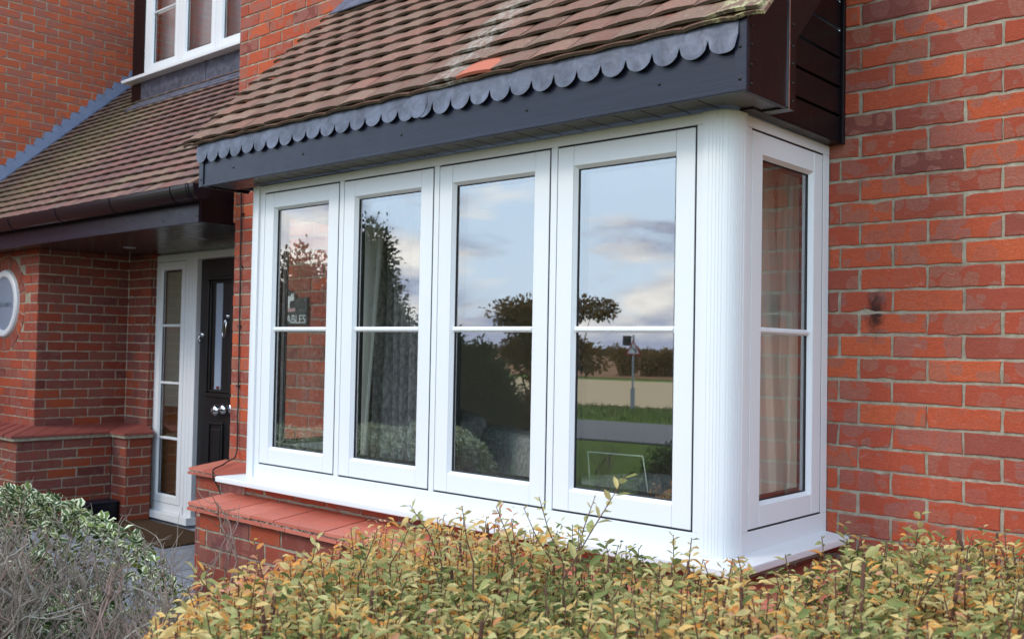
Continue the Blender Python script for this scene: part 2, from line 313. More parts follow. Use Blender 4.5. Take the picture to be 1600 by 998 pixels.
for k_ in ('tan', 'blind', 'cream', 'taupe'):      # thin curtains; hall panels are made translucent only to look brighter
    t_ = MAT[k_].node_tree; b_ = next(n for n in t_.nodes if n.type == 'BSDF_PRINCIPLED'); o_ = next(n for n in t_.nodes if n.type == 'OUTPUT_MATERIAL')
    tr_ = t_.nodes.new('ShaderNodeBsdfTranslucent'); mx_ = t_.nodes.new('ShaderNodeMixShader'); mx_.inputs[0].default_value = .45 if k_ != 'taupe' else .25
    t_.links.new(b_.inputs['Base Color'].links[0].from_socket, tr_.inputs[0]); t_.links.new(b_.outputs[0], mx_.inputs[1]); t_.links.new(tr_.outputs[0], mx_.inputs[2]); t_.links.new(mx_.outputs[0], o_.inputs[0])

# ------------------------------------------------------------------ object helpers
def setp(o, label=None, cat=None, group=None, kind=None):
    for k, v in (('label', label), ('category', cat), ('group', group), ('kind', kind)):
        if v: o[k] = v
    return o
def wloc(p):
    v = Vector((0, 0, 0))
    while p is not None: v += p.location; p = p.parent
    return v
def link(name, me, mats, parent=None, label=None, bevel=0, smooth=False):
    for k in (mats if isinstance(mats, (list, tuple)) else [mats]): me.materials.append(MAT[k])
    o = bpy.data.objects.new(name, me); col.objects.link(o)
    if parent is not None: o.parent = parent; o.location = -wloc(parent)
    if label: o['label'] = label
    if bevel:
        b = o.modifiers.new('bevel', 'BEVEL'); b.width = bevel; b.segments = 2; b.limit_method = 'ANGLE'; b.angle_limit = R(40)
        b.harden_normals = False
    if smooth: me.polygons.foreach_set('use_smooth', [True]*len(me.polygons))
    return o
def empty(name, loc, label, cat, group=None):
    o = bpy.data.objects.new(name, None); col.objects.link(o); o.location = loc; o.empty_display_size = .1
    return setp(o, label, cat, group)
class MB:
    """collects faces; P maps plane coordinates (u, z, d outward) to the world"""
    def __init__(s, P=None): s.v = []; s.f = []; s.mi = []; s.P = P or (lambda a, b, c: (a, b, c))
    def add(s, vs, fs, mi=0):
        n = len(s.v); s.v += [tuple(v) for v in vs]; s.f += [tuple(n+i for i in f) for f in fs]; s.mi += [mi]*len(fs)
    def box(s, a0, a1, b0, b1, c0, c1, mi=0):
        vs = [s.P(a, b, c) for a in (a0, a1) for b in (b0, b1) for c in (c0, c1)]
        s.add(vs, [(0, 1, 3, 2), (4, 6, 7, 5), (0, 4, 5, 1), (2, 3, 7, 6), (0, 2, 6, 4), (1, 5, 7, 3)], mi)
    def prism(s, poly, c0, c1, mi=0):
        n = len(poly); vs = [s.P(a, b, c0) for a, b in poly]+[s.P(a, b, c1) for a, b in poly]
        fs = [tuple(range(n)), tuple(range(2*n-1, n-1, -1))]+[(i, (i+1) % n, n+(i+1) % n, n+i) for i in range(n)]
        s.add(vs, fs, mi)
    def extrude(s, A, B, mi=0, caps=True):     # two matching 3-D loops
        n = len(A); fs = [(i, (i+1) % n, n+(i+1) % n, n+i) for i in range(n)]
        if caps: fs += [tuple(range(n)), tuple(range(2*n-1, n-1, -1))]
        s.add(list(A)+list(B), fs, mi)
    def tube(s, pts, rad, sides=6, mi=0, cap=True):
        pts = [Vector(p) for p in pts]; n = len(pts); base = len(s.v)
        rr = rad if isinstance(rad, (list, tuple)) else [rad]*n
        ref = Vector((.3, .2, 1)) if abs((pts[-1]-pts[0]).normalized().z) < .9 else Vector((1, .1, 0))
        for i, p in enumerate(pts):
            t = (pts[min(i+1, n-1)]-pts[max(i-1, 0)])
            t = t.normalized() if t.length > 1e-9 else Vector((0, 0, 1))
            a = t.cross(ref).normalized(); b = t.cross(a)
            for k in range(sides):
                w = 2*math.pi*k/sides; s.v.append(tuple(p+rr[i]*(math.cos(w)*a+math.sin(w)*b)))
        for i in range(n-1):
            for k in range(sides):
                k2 = (k+1) % sides; s.f.append((base+i*sides+k, base+i*sides+k2, base+(i+1)*sides+k2, base+(i+1)*sides+k)); s.mi.append(mi)
        if cap:
            s.f.append(tuple(base+k for k in range(sides))); s.f.append(tuple(base+(n-1)*sides+k for k in range(sides-1, -1, -1))); s.mi += [mi, mi]
    def build(s, name, mats, parent=None, label=None, bevel=0, smooth=False):
        me = bpy.data.meshes.new(name); me.from_pydata(s.v, [], s.f); me.polygons.foreach_set('material_index', s.mi)
        import bmesh
        bm = bmesh.new(); bm.from_mesh(me); bmesh.ops.recalc_face_normals(bm, faces=bm.faces); bm.to_mesh(me); bm.free()
        return link(name, me, mats, parent, label, bevel, smooth)
def lathe(mb, prof, P0, ax, n=24, mi=0):      # prof: (r, h) along axis ax from P0
    ax = Vector(ax).normalized(); a = ax.orthogonal().normalized(); b = ax.cross(a); base = len(mb.v)
    for r_, h in prof:
        for k in range(n):
            w = 2*math.pi*k/n; mb.v.append(tuple(Vector(P0)+ax*h+r_*(math.cos(w)*a+math.sin(w)*b)))
    for i in range(len(prof)-1):
        for k in range(n):
            k2 = (k+1) % n; mb.f.append((base+i*n+k, base+i*n+k2, base+(i+1)*n+k2, base+(i+1)*n+k)); mb.mi.append(mi)

# ---- bricks: every brick is modelled (arrises, slight wander of the edges), in one mesh per wall with its mortar bed
Z0 = 2.5639; X1 = .1074
class Bricks:
    def __init__(s): s.v = []; s.f = []; s.uv = []; s.c = []; s.mi = []
    def poly(s, pts, P, rnd, bev=.0032, depth=.010, jit=.0010):
        n = len(pts); base = len(s.v); cx_ = sum(p[0] for p in pts)/n; cy_ = sum(p[1] for p in pts)/n
        w = max(p[0] for p in pts)-min(p[0] for p in pts); h = max(p[1] for p in pts)-min(p[1] for p in pts)
        x0 = min(p[0] for p in pts); y0 = min(p[1] for p in pts)
        dj = random.gauss(0, .0008); tx = random.gauss(0, .006); ty = random.gauss(0, .008)
        jj = [(random.gauss(0, jit)*(3 if random.random() < .07 else 1), random.gauss(0, jit)*(3 if random.random() < .07 else 1)) for _ in pts]
        def ring(inset, d):
            for (x, y), (jx, jy) in zip(pts, jj):
                sx = 1-2*inset/max(w, .02); sy = 1-2*inset/max(h, .02)
                X = cx_+(x-cx_)*sx+jx; Y = cy_+(y-cy_)*sy+jy
                s.v.append(P(X, Y, d+dj+tx*(X-cx_)+ty*(Y-cy_)+random.gauss(0, jit*.35)))
        ring(bev, 0); ring(bev*.25, -bev*.45); ring(0, -depth)
        A = list(range(base, base+n)); B = [i+n for i in A]; C = [i+n for i in B]
        loc = {}
        for k, (x, y) in enumerate(pts):
            for r_ in (A, B, C): loc[r_[k]] = (x-x0, y-y0)
        fs = [tuple(A)]
        for k in range(n):
            k2 = (k+1) % n; fs.append((A[k], B[k], B[k2], A[k2])); fs.append((B[k], C[k], C[k2], B[k2]))
        for f in fs:
            s.f.append(f); s.c.append(rnd); s.uv += [loc[i] for i in f]; s.mi.append(0)
    def quad(s, vs, mi=1):
        b = len(s.v); s.v += vs; s.f.append(tuple(range(b, b+len(vs)))); s.c.append((0, 0, 0)); s.uv += [(0, 0)]*len(vs); s.mi.append(mi)
    def wall(s, P, u0, u1, z0, z1, holes=(), phase=0.0, circ=None, seg=6, mortar=True, flip=0, closer=None):
        k0 = math.floor((z0-Z0)/.075); k1 = math.ceil((z1-Z0)/.075)
        for k in range(k0, k1):
            zb = Z0+.075*k; zt = zb+.0665
            a, b = max(zb, z0), min(zt, z1)
            if b-a < .012: continue
            off = X1+phase+(.1125 if (k+flip) % 2 == 0 else 0)
            i0 = math.floor((u0-off)/.225)-1; i1 = math.ceil((u1-off)/.225)+1
            cur = [(max(off+.225*i+.0043, u0), min(off+.225*(i+1)-.0043, u1)) for i in range(i0, i1)]
            if closer is not None and (k+flip) % 2 == 0: cur = [y_ for p, q in cur for y_ in ([(p, closer-.0043), (closer+.0043, q)] if p < closer-.02 < closer+.02 < q else [(p, q)])]
            hs = [h for h in holes if h[2] < b-.002 and h[3] > a+.002]
            out = []
            for p, q in cur:
                segs = [(p, q)]
                for h in hs:
                    nx = []
                    for x, y in segs:
                        if h[1] <= x or h[0] >= y: nx.append((x, y)); continue
                        if h[0]-x > .015: nx.append((x, h[0]))
                        if y-h[1] > .015: nx.append((h[1], y))
                    segs = nx
                out += segs
            for p, q in out:
                if q-p < .018: continue
                n = max(2, int(seg*(q-p)/.215+.5)); bz = a+random.gauss(0, .0006); tz = b+random.gauss(0, .0006)
                p2 = p+random.gauss(0, .001); q2 = q+random.gauss(0, .001)
                pts = [(p2+(q2-p2)*i/n, bz) for i in range(n)]+[(q2, bz+(tz-bz)*i/2) for i in range(2)]+[(q2-(q2-p2)*i/n, tz) for i in range(n)]+[(p2, tz-(tz-bz)*i/2) for i in range(2)]
                if circ:
                    cx_, cz_, cr_ = circ; m_ = ((p+q)/2-cx_)**2+((a+b)/2-cz_)**2
                    if m_ < (cr_-.012)**2: continue
                    np_ = []
                    for x, y in pts:
                        dx, dy = x-cx_, y-cz_; dd = math.hypot(dx, dy)
                        if dd < cr_: x, y = cx_+dx*cr_/dd, cz_+dy*cr_/dd
                        np_.append((x, y))
                    pts = np_
                s.poly(pts, P, (random.random(), random.random(), random.random()*.99))
        if mortar:
            us = sorted({u0, u1, *[x for h in holes for x in h[:2] if u0 < x < u1]}); zs = sorted({z0, z1, *[x for h in holes for x in h[2:] if z0 < x < z1]})
            for i in range(len(us)-1):
                for j in range(len(zs)-1):
                    cu, cz_ = (us[i]+us[i+1])/2, (zs[j]+zs[j+1])/2
                    if any(h[0] < cu < h[1] and h[2] < cz_ < h[3] for h in holes): continue
                    s.quad([P(us[i], zs[j], -.0045), P(us[i+1], zs[j], -.0045), P(us[i+1], zs[j+1], -.0045), P(us[i], zs[j+1], -.0045)])
    def build(s, name, mat, parent, label=None, mortar='mortar'):
        me = bpy.data.meshes.new(name); me.from_pydata(s.v, [], s.f); me.polygons.foreach_set('material_index', s.mi)
        uv = me.uv_layers.new(name='UVMap'); uv.data.foreach_set('uv', np.array(s.uv, dtype=np.float32).ravel())
        at = me.attributes.new('bcol', 'FLOAT_COLOR', 'FACE'); at.data.foreach_set('color', np.array([(*c, 1) for c in s.c], dtype=np.float32).ravel())
        return link(name, me, [mat, mortar], parent, label)

D = .6845
Pf = lambda y0: (lambda u, z, d: (u, y0-d, z))          # wall facing -Y
Pr = lambda x0: (lambda u, z, d: (x0+d, u, z))          # wall facing +X
Pl = lambda x0: (lambda u, z, d: (x0-d, u, z))          # wall facing -X

# ================================================================== SETTING
def sheet(name, poly, z, mat, th=.06):
    mb = MB(); mb.extrude([(x, y, z-th) for x, y in poly], [(x, y, z) for x, y in poly]); o = mb.build(name, mat); o['kind'] = 'structure'; return o
G = .10
an = R(10.5); T = Vector((math.cos(an), -math.sin(an))); N = Vector((-math.sin(an), -math.cos(an)))
def strip(name, n0, n1, z, mat, t0=-400, t1=400):
    p = [T*t0+N*n0, T*t1+N*n0, T*t1+N*n1, T*t0+N*n1]; return sheet(name, [(v.x, v.y) for v in p], z, mat)
sheet('lawn', [(-900, -900), (900, -900), (900, 900), (-900, 900)], G-.03, 'lawn')
strip('road', 11.46, 15.27, G, 'asphalt')
strip('stubble_field', 20.4, 40.5, G, 'stubble')
strip('ploughed_field', 45, 330, G+.004, 'ploughed')
sheet('path', [(-7.6, -.45), (-2.62, -.45), (-2.62, .62), (-3.66, .66), (-3.75, 1.66), (-7.6, 1.66)], G, 'paving')
sheet('flower_bed', [(-9.5, -4.2), (2.4, -4.2), (2.4, .66), (-2.5, .66), (-2.5, -.55), (-9.5, -.55)], G-.012, 'soil', .05)

# ================================================================== HOUSE
house = empty('brick_house', (-3.0, D, G), 'red brick house with white bay window, clay tiled canopy and recessed porch', 'house')
XP = -3.69
# main front wall, plane Y = D
B = Bricks()
B.wall(Pf(D), XP, 3.2, .12, 5.2, holes=[(-2.47, -.02, .84, 2.26), (-2.60, .03, 2.26, 3.22)], seg=8, closer=.040)
mw = B.build('wall', 'brick', house, 'front brick wall behind and right of the bay window')
B = Bricks()   # returns of the pier
B.wall(Pl(XP), D+.005, 1.55, .12, 5.2, phase=-.03, seg=4); B.build('wall', 'brick', house, 'side of the brick pier by the front door')
# bay base under the sill
B = Bricks(); B.wall(Pf(.012), -2.50, -.03, .815, .90, phase=.03); B.wall(Pr(-.012), .012, D, .815, .90, phase=.04); B.wall(Pl(-2.49), .012, D, .815, .90)
B.build('wall', 'brick', house, 'single brick course under the bay window sill')
B = Bricks(); B.wall(Pf(-.175), -2.555, .165, .10, .765, phase=-.02, seg=7); B.wall(Pr(.165), -.17, D, .10, .765, phase=.06); B.wall(Pl(-2.555), -.17, D, .10, .765, phase=.06)
pl = B.build('wall', 'brick_plinth', house, 'dark purple brick plinth below the bay window')
B = Bricks(); B.wall(Pf(.475), XP, -2.555, .10, .765, phase=.05, seg=7); B.wall(Pl(XP), .48, D, .10, .765); pl2 = B.build('wall', 'brick_plinth', house, 'dark brick plinth left of the bay')
B = Bricks(); B.wall(Pf(.475), .165, 3.2, .10, .765); pl3 = B.build('wall', 'brick_plinth', house, 'dark brick plinth right of the bay')

def ledge(name, runs, parent, mat='quarry', pitch=.166):
    """plinth capping: two staggered layers of plain tiles with a mortar bed between"""
    s = Bricks()
    for (ax, a0, a1, back, front, sgn, zb, zf) in runs:
        n = max(1, round(abs(a1-a0)/pitch)); w = (a1-a0)/n
        for lay, dz, ex in ((0, 0, 0), (1, -.0215, -.003)):
            for i in range(n+(1 if lay else 0)):
                p = a0+w*(i-(.5 if lay else 0))+.0022; q = a0+w*(i+1-(.5 if lay else 0))-.0022
                p, q = max(p, a0), min(q, a1)
                if q-p < .01: continue
                j = random.gauss(0, .0009); c = (random.random(), random.random(), 0)
                f2 = front+(-ex if sgn < 0 else ex)
                def V(a, b, z): return (a, b, z) if ax == 'x' else (b, a, z)
                zt = [(V(p, back, zb+dz+j), V(q, back, zb+dz+j), V(q, f2, zf+dz+j), V(p, f2, zf+dz+j))]
                t = zt[0]; bt_ = [(x, y, z-.0125) for x, y, z in t]
                m_ = len(s.v); s.v += list(t)+bt_
                for f in [(0, 1, 2, 3), (7, 6, 5, 4), (0, 4, 5, 1), (1, 5, 6, 2), (2, 6, 7, 3), (3, 7, 4, 0)]:
                    s.f.append(tuple(m_+i_ for i_ in f)); s.c.append(c); s.uv += [(0, 0)]*4; s.mi.append(0)
        fm = front+(.007 if sgn > 0 else -.007)
        def V(a, b, z): return (a, b, z) if ax == 'x' else (b, a, z)
        n2 = 40
        for i in range(n2):      # rough mortar bed between the layers
            p = a0+(a1-a0)*i/n2; q = a0+(a1-a0)*(i+1)/n2; w1 = fm+random.gauss(0, .0022); 
            s.quad([V(p, w1, zf-.024), V(q, w1, zf-.024), V(q, w1+random.gauss(0, .001), zf-.010), V(p, w1, zf-.010)])
            s.quad([V(p, fm, zf-.0345), V(q, fm, zf-.0345), V(q, back, zb-.0365), V(p, back, zb-.0365)])
    return s.build(name, mat, parent, mortar='mortar_dirty')
# front ledge of the bay, its left and right ends, and the main-wall ledges
ledge('ledge', [('x', -2.60, .21, .005, -.21, 1, .825, .803), ('y', .006, D, .0, .21, -1, .825, .803), ('y', .006, D, -2.50, -2.60, 1, .822, .806)], pl)
ledge('ledge', [('x', XP-.03, -2.602, D-.002, .440, 1, .832, .803)], pl2)
ledge('ledge', [('x', .212, 3.2, D-.002, .440, 1, .832, .803)], pl3)

# porch walls
rw = (-7.05, 1.81)
B = Bricks(); B.wall(Pf(D), -9.2, -6.42, .10, 2.30, circ=(*rw, .395), phase=-.03, seg=6)
nv = 26
for i in range(nv):
    a0 = 2*math.pi*(i+.06)/nv; a1 = 2*math.pi*(i+.94)/nv
    pts = [(rw[0]+.285*math.cos(a0+(a1-a0)*t), rw[1]+.285*math.sin(a0+(a1-a0)*t)) for t in (0, .5, 1)]+[(rw[0]+r_*math.cos(a1), rw[1]+r_*math.sin(a1)) for r_ in (.32, .355)]+[(rw[0]+.388*math.cos(a1+(a0-a1)*t), rw[1]+.388*math.sin(a1+(a0-a1)*t)) for t in (0, .5, 1)]+[(rw[0]+r_*math.cos(a0), rw[1]+r_*math.sin(a0)) for r_ in (.355, .32)]
    B.poly(pts, Pf(D), (random.random(), random.random(), random.random()*.99))
pw1 = B.build('wall', 'brick_round', house, 'brick wall around the round window')
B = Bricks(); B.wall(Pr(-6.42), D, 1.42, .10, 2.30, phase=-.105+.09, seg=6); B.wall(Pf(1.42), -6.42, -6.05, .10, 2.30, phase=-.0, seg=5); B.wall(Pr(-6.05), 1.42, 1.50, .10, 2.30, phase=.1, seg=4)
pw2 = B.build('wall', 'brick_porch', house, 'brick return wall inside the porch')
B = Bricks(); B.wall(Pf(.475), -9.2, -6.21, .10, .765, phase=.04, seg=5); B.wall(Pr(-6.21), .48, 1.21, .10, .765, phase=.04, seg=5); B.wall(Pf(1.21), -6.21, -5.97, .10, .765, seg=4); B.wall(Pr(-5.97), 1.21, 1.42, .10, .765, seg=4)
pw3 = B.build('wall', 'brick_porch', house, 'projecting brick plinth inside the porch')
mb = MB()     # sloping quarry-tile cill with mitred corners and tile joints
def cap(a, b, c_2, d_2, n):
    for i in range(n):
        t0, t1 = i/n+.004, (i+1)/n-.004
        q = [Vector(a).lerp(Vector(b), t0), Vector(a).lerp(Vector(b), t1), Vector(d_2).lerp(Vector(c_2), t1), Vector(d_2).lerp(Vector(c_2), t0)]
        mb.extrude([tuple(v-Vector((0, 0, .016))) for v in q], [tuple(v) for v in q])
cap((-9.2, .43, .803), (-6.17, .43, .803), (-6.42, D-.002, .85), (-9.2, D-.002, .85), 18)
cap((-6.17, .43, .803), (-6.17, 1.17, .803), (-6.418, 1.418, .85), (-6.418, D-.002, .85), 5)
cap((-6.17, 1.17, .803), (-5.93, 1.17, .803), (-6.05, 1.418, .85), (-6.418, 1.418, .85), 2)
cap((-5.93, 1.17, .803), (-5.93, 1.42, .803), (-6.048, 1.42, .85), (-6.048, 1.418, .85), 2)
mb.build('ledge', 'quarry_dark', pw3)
mb = MB()
for q in ([(-9.2, .445), (-6.185, .445), (-6.21, .5), (-9.2, .5)], [(-6.185, .446), (-6.185, 1.185), (-6.23, 1.2), (-6.23, .49)], [(-6.185, 1.185), (-5.945, 1.185), (-5.99, 1.22), (-6.2, 1.22)], [(-5.945, 1.187), (-5.945, 1.42), (-6.0, 1.42), (-6.0, 1.2)]):
    mb.extrude([(x, y, .762) for x, y in q], [(x, y, .784) for x, y in q])
mb.build('mortar_fillet', 'mortar', pw3)
# flank wall of the left gable
B = Bricks(); B.wall(Pr(-7.9), -1.6, 4.2, .10, 6.2, seg=5, phase=.06); B.wall(Pf(-1.6), -10.5, -7.9, .10, 6.2, seg=4)
gw = B.build('wall', 'brick_upper', house, 'orange brick flank wall of the left gable above the porch roof')

# ------------------------------------------------------------------ windows
def sash(P, u0, u1, z0, z1, parent, stile=.067, bars=(), glass='glass', name='sash', barh=.020):
    mb = MB(P); t = .0004
    mb.box(u0, u0+stile, z0, z1, -.052, 0); mb.box(u1-stile, u1, z0, z1, -.052, 0)
    mb.box(u0+stile+t, u1-stile-t, z0, z0+stile, -.052, -.0006); mb.box(u0+stile+t, u1-stile-t, z1-stile, z1, -.052, -.0006)
    a, b, c2, d2 = u0+stile, u1-stile, z0+stile, z1-stile
    e_ = .009; k = -.017         # chamfered glazing bead
    for q in ([(a, c2), (b, c2), (b-e_, c2+e_), (a+e_, c2+e_)], [(b, c2), (b, d2), (b-e_, d2-e_), (b-e_, c2+e_)], [(b, d2), (a, d2), (a+e_, d2-e_), (b-e_, d2-e_)], [(a, d2), (a, c2), (a+e_, c2+e_), (a+e_, d2-e_)]):
        mb.add([P(q[0][0], q[0][1], -.003), P(q[1][0], q[1][1], -.003), P(q[2][0], q[2][1], k), P(q[3][0], q[3][1], k), P(q[2][0], q[2][1], -.05), P(q[3][0], q[3][1], -.05)], [(0, 1, 2, 3), (3, 2, 4, 5)])
    o = mb.build(name, 'white', parent, bevel=.0022)
    mb = MB(P); g = .0035; a += e_; b -= e_; c2 += e_; d2 -= e_
    for q in ((a, b, c2, c2+g), (a, b, d2-g, d2), (a, a+g, c2+g, d2-g), (b-g, b, c2+g, d2-g)): mb.box(*q, -.022, k-.0005)
    mb.build('gasket', 'black', o)
    mb = MB(P); s_2 = .012
    for q in ((a, b, c2, c2+s_2), (a, b, d2-s_2, d2), (a, a+s_2, c2+s_2, d2-s_2), (b-s_2, b, c2+s_2, d2-s_2)): mb.box(*q, -.0430, -.0245)
    mb.build('glazing_spacer', 'black', o)
    mb = MB(P); mb.add([P(a, c2, -.0215), P(b, c2, -.0215), P(b, d2, -.0215), P(a, d2, -.0215)], [(0, 1, 2, 3)]); mb.build('glass_pane', glass, o)
    if glass == 'glass':
        mb = MB(P); mb.add([P(a, c2, -.0440), P(b, c2, -.0440), P(b, d2, -.0440), P(a, d2, -.0440)], [(0, 1, 2, 3)]); mb.build('inner_glass_pane', 'glass_in', o)
    for z in bars:
        mb = MB(P); h = barh/2
        mb.prism([(a-.004, z-h), (b+.004, z-h), (b+.004, z+h), (a-.004, z+h)], -.0205, -.012); mb.box(a, b, z-h*.55, z+h*.55, -.0118, -.006)
        mb.box(a, b, z-h, z+h, -.0560, -.0450)
        mb.build('glazing_bar', 'white_h', o, bevel=.0025)
    mb = MB(P); q_ = .0060
    mb.box(u1+.0001, u1+q_, z0, z1, -.05, -.0022); mb.box(u0, u1+q_, z1+.0001, z1+q_, -.05, -.0022); mb.box(u0, u1+q_, z0-q_, z0-.0001, -.05, -.0022); mb.box(u0-.0028, u0-.0001, z0, z1, -.05, -.004)
    mb.build('gap_shade', 'black', o)  # black strips filling the joint, standing in for its shade
    # dark seal behind the joint round the sash
    mb = MB(P); w = .014
    for q in ((u0-w, u1+w, z0-w, z0+w), (u0-w, u1+w, z1-w, z1+w), (u0-w, u0+w, z0+w, z1-w), (u1-w, u1+w, z0+w, z1-w)): mb.box(*q, -.068, -.0535)
    mb.build('seal', 'black', o)
    return o

bay = MB(Pf(0))
ZB, ZT = .9849, 2.1964; gp = .0062
us = [(-2.3654, -1.8347), (-1.7965, -1.2636), (-1.2271, -.6892), (-.6528, -.1177)]
def face_frame(P, u0, u1, sashes, gap_l=.0030):
    bay.P = P; e0, e1 = sashes[0][0], sashes[-1][1]
    bay.box(u0, u1, .915, ZB-gp, -.07, 0); bay.box(u0, u1, ZT+gp, 2.236, -.07, 0)
    xs = [u0]+[x for a, b in sashes for x in (a-gap_l, b+gp)]+[u1]
    for i in range(0, len(xs), 2): bay.box(xs[i], xs[i+1], ZB-gp+.0003, ZT+gp-.0003, -.07, -.0004)
face_frame(Pf(0), -2.425, -.087, us)
face_frame(Pr(0), .087, D-.002, [(.1368, .6304)])
face_frame(Pl(-2.49), .087, D-.002, [(.1065, .6304)])
bw = bay.build('bay_window', 'white', house, 'white woodgrain bay window with five side and front sashes', bevel=.0015)
for a, b in us: sash(Pf(0), a, b, ZB, ZT, bw, bars=(1.585,))
sash(Pr(0), .1368, .6304, ZB, ZT, bw, bars=(1.588,), stile=.066)
sash(Pl(-2.49), .1065, .6304, ZB, ZT, bw, bars=(1.588,), stile=.066)
def post(cx_, cy_, sx, name):
    """fluted quarter-round corner post"""
    mb = MB(); n = 170; loop = []
    for i in range(n+1):
        w = math.pi/2*i/n; rr = .0965; q = i/n
        if .06 < q < .97 and not .40 < q < .47:
            fr = (q*14) % 1; rr -= .0013 if fr < .26 else 0
        loop.append((cx_+sx*rr*math.sin(w)**.72, cy_-rr*math.cos(w)**.72))
    loop = loop+[ (cx_+sx*.03, cy_), (cx_+sx*.03, cy_-.03), (cx_, cy_-.03)]
    mb.extrude([(x, y, .916) for x, y in loop], [(x, y, 2.236) for x, y in loop])
    mb.build(name, 'white_s', bw)
post(-.0865, .0865, 1, 'corner_post'); post(-2.4035, .0865, -1, 'corner_post')
# sill, mitred round the corners, sloping nose
mb = MB()
def sillrun(pts_out, pts_in):
    zt_o, zt_i = .908, .919
    for i in range(len(pts_out)-1):
        a, b, c2, d2 = pts_out[i], pts_out[i+1], pts_in[i+1], pts_in[i]
        mb.extrude([(*a, .884), (*b, .884), (*c2, .884), (*d2, .884)], [(*a, zt_o), (*b, zt_o), (*c2, zt_i), (*d2, zt_i)])
sillrun([(-2.585, D-.003), (-2.585, -.085), (.083, -.085), (.083, D-.003)], [(-2.44, D-.003), (-2.44, .03), (-.03, .03), (-.03, D-.003)])
mb.build('sill', 'white_h', bw, bevel=.004)
mb = MB(); mb.box(-2.42, -.07, .07, .24, .915, .940); mb.build('window_board', 'white_h', bw)
mb = MB(); mb.box(-2.42, -.07, .07, 1.0, 2.215, 2.235); mb.build('bay_ceiling', 'white_h', bw)

# ------------------------------------------------------------------ canopy over the bay
YF = -.150; ZFb = 2.238
mb = MB(Pf(YF)); mb.box(-2.67, .131, ZFb, 2.455, -.018, 0)
mb.box(-2.67, .1312, ZFb-.001, ZFb+.010, -.002, .0035)
canopy = MB()
def tiles(mb_list, x0, x1, ybot, zbot, slope, ncourse, first_orange=None, gauge=.100, w=.165, rj=.0009, eave=True, skip=None, camb=1.0):
    s = mb_list; th = .0110
    up_ = Vector((0, math.cos(slope), math.sin(slope))); nr = Vector((0, -math.sin(slope), math.cos(slope)))
    lo = -1 if eave else 0
    for k in range(lo, ncourse):
        off = -.5*w if k % 2 else 0
        kk = max(k, 0)
        i = 0; x = x0+off
        L_ = .125 if k >= 0 else .11
        course_lift = .0235 if camb == 1.0 else .027
        while x < x1-.004:
            a, b = max(x, x0-(.008 if k % 2 else 0)), min(x+w-.002, x1+.004)
            if b-a > .03 and not (skip and skip((a+b)/2, ybot+gauge*kk*math.cos(slope))):
                lift = (course_lift if k >= 0 else .006)+abs(random.gauss(0, rj)); rot = random.gauss(0, .004); slip = random.gauss(0, .0014)-(0 if k >= 0 else .004)
                cam_ = random.uniform(.0045, .0070)*camb; n = 5
                base = Vector((0, ybot, zbot))+up_*(gauge*kk+slip)
                c = [random.random(), random.random(), 0]
                if first_orange and k == 0 and first_orange[0] < (a+b)/2 < first_orange[1]: c[2] = 1
                top, bot = [], []
                tw = random.gauss(0, .0009)
                for r_ in range(3):
                    t = r_/2
                    for j in range(n+1):
                        q = j/n; xx = a+(b-a)*q
                        h = lift*(1-t)+.006*t+cam_*(1-(2*q-1)**2)+tw*(2*q-1)
                        pr = base+up_*(L_*t+rot*(q-.5)*.15+(random.gauss(0, .0009) if r_ == 0 else 0))+nr*h
                        top.append((xx, pr.y, pr.z)); pb = pr-nr*th; bot.append((xx, pb.y, pb.z))
                m_ = len(s.v); s.v += top+bot; W = n+1; O = 3*W
                fs = []
                for r_ in range(2):
                    for j in range(n):
                        q = r_*W+j; fs.append((q, q+1, q+W+1, q+W)); fs.append((O+q, O+q+W, O+q+W+1, O+q+1))
                ne = len(fs)
                for j in range(n): fs.append((j, O+j, O+j+1, j+1))
                ne2 = len(fs)
                for r_ in range(2):
                    q = r_*W; fs.append((q, q+W, O+q+W, O+q)); q += n; fs.append((q, O+q, O+q+W, q+W))
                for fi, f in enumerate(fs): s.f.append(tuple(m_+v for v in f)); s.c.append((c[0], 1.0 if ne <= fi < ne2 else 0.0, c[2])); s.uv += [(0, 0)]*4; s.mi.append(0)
            x += w; i += 1
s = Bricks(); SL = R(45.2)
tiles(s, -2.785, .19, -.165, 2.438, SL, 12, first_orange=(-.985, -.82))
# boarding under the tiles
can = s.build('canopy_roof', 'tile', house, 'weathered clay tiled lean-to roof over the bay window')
mbu = MB(); 
P_ = [(YF, 2.430), (D-.01, 2.430+(D-.01-YF)*math.tan(SL)), (D-.01, 2.400+(D-.01-YF)*math.tan(SL)), (YF, 2.400)]
mbu.extrude([(-2.68, y, z) for y, z in P_], [(.10, y, z) for y, z in P_]); mbu.build('roof_boarding', 'dark_v', can)
fas = mb.build('fascia', 'dark', can, bevel=.002)
for xa, xb in ((-2.676, -2.640), (.098, .136)):
    mb = MB(Pf(YF)); mb.box(xa, xb, ZFb-.002, 2.455, 0, .006); mb.build('joint_cover', 'dark', fas, bevel=.002)
for x in (-.151, -.667, -1.282, -1.884, -2.397, .116, -2.655):
    for z in ((2.300,) if -2.6 < x < .1 else (2.27, 2.36)):
        mb = MB(); lathe(mb, [(0, .0045), (.004, .0035), (.0052, .0)], (x, YF-(.006 if not -2.6 < x < .1 else 0), z), (0, -1, 0), 12); mb.build('screw', 'cable', fas, smooth=True)
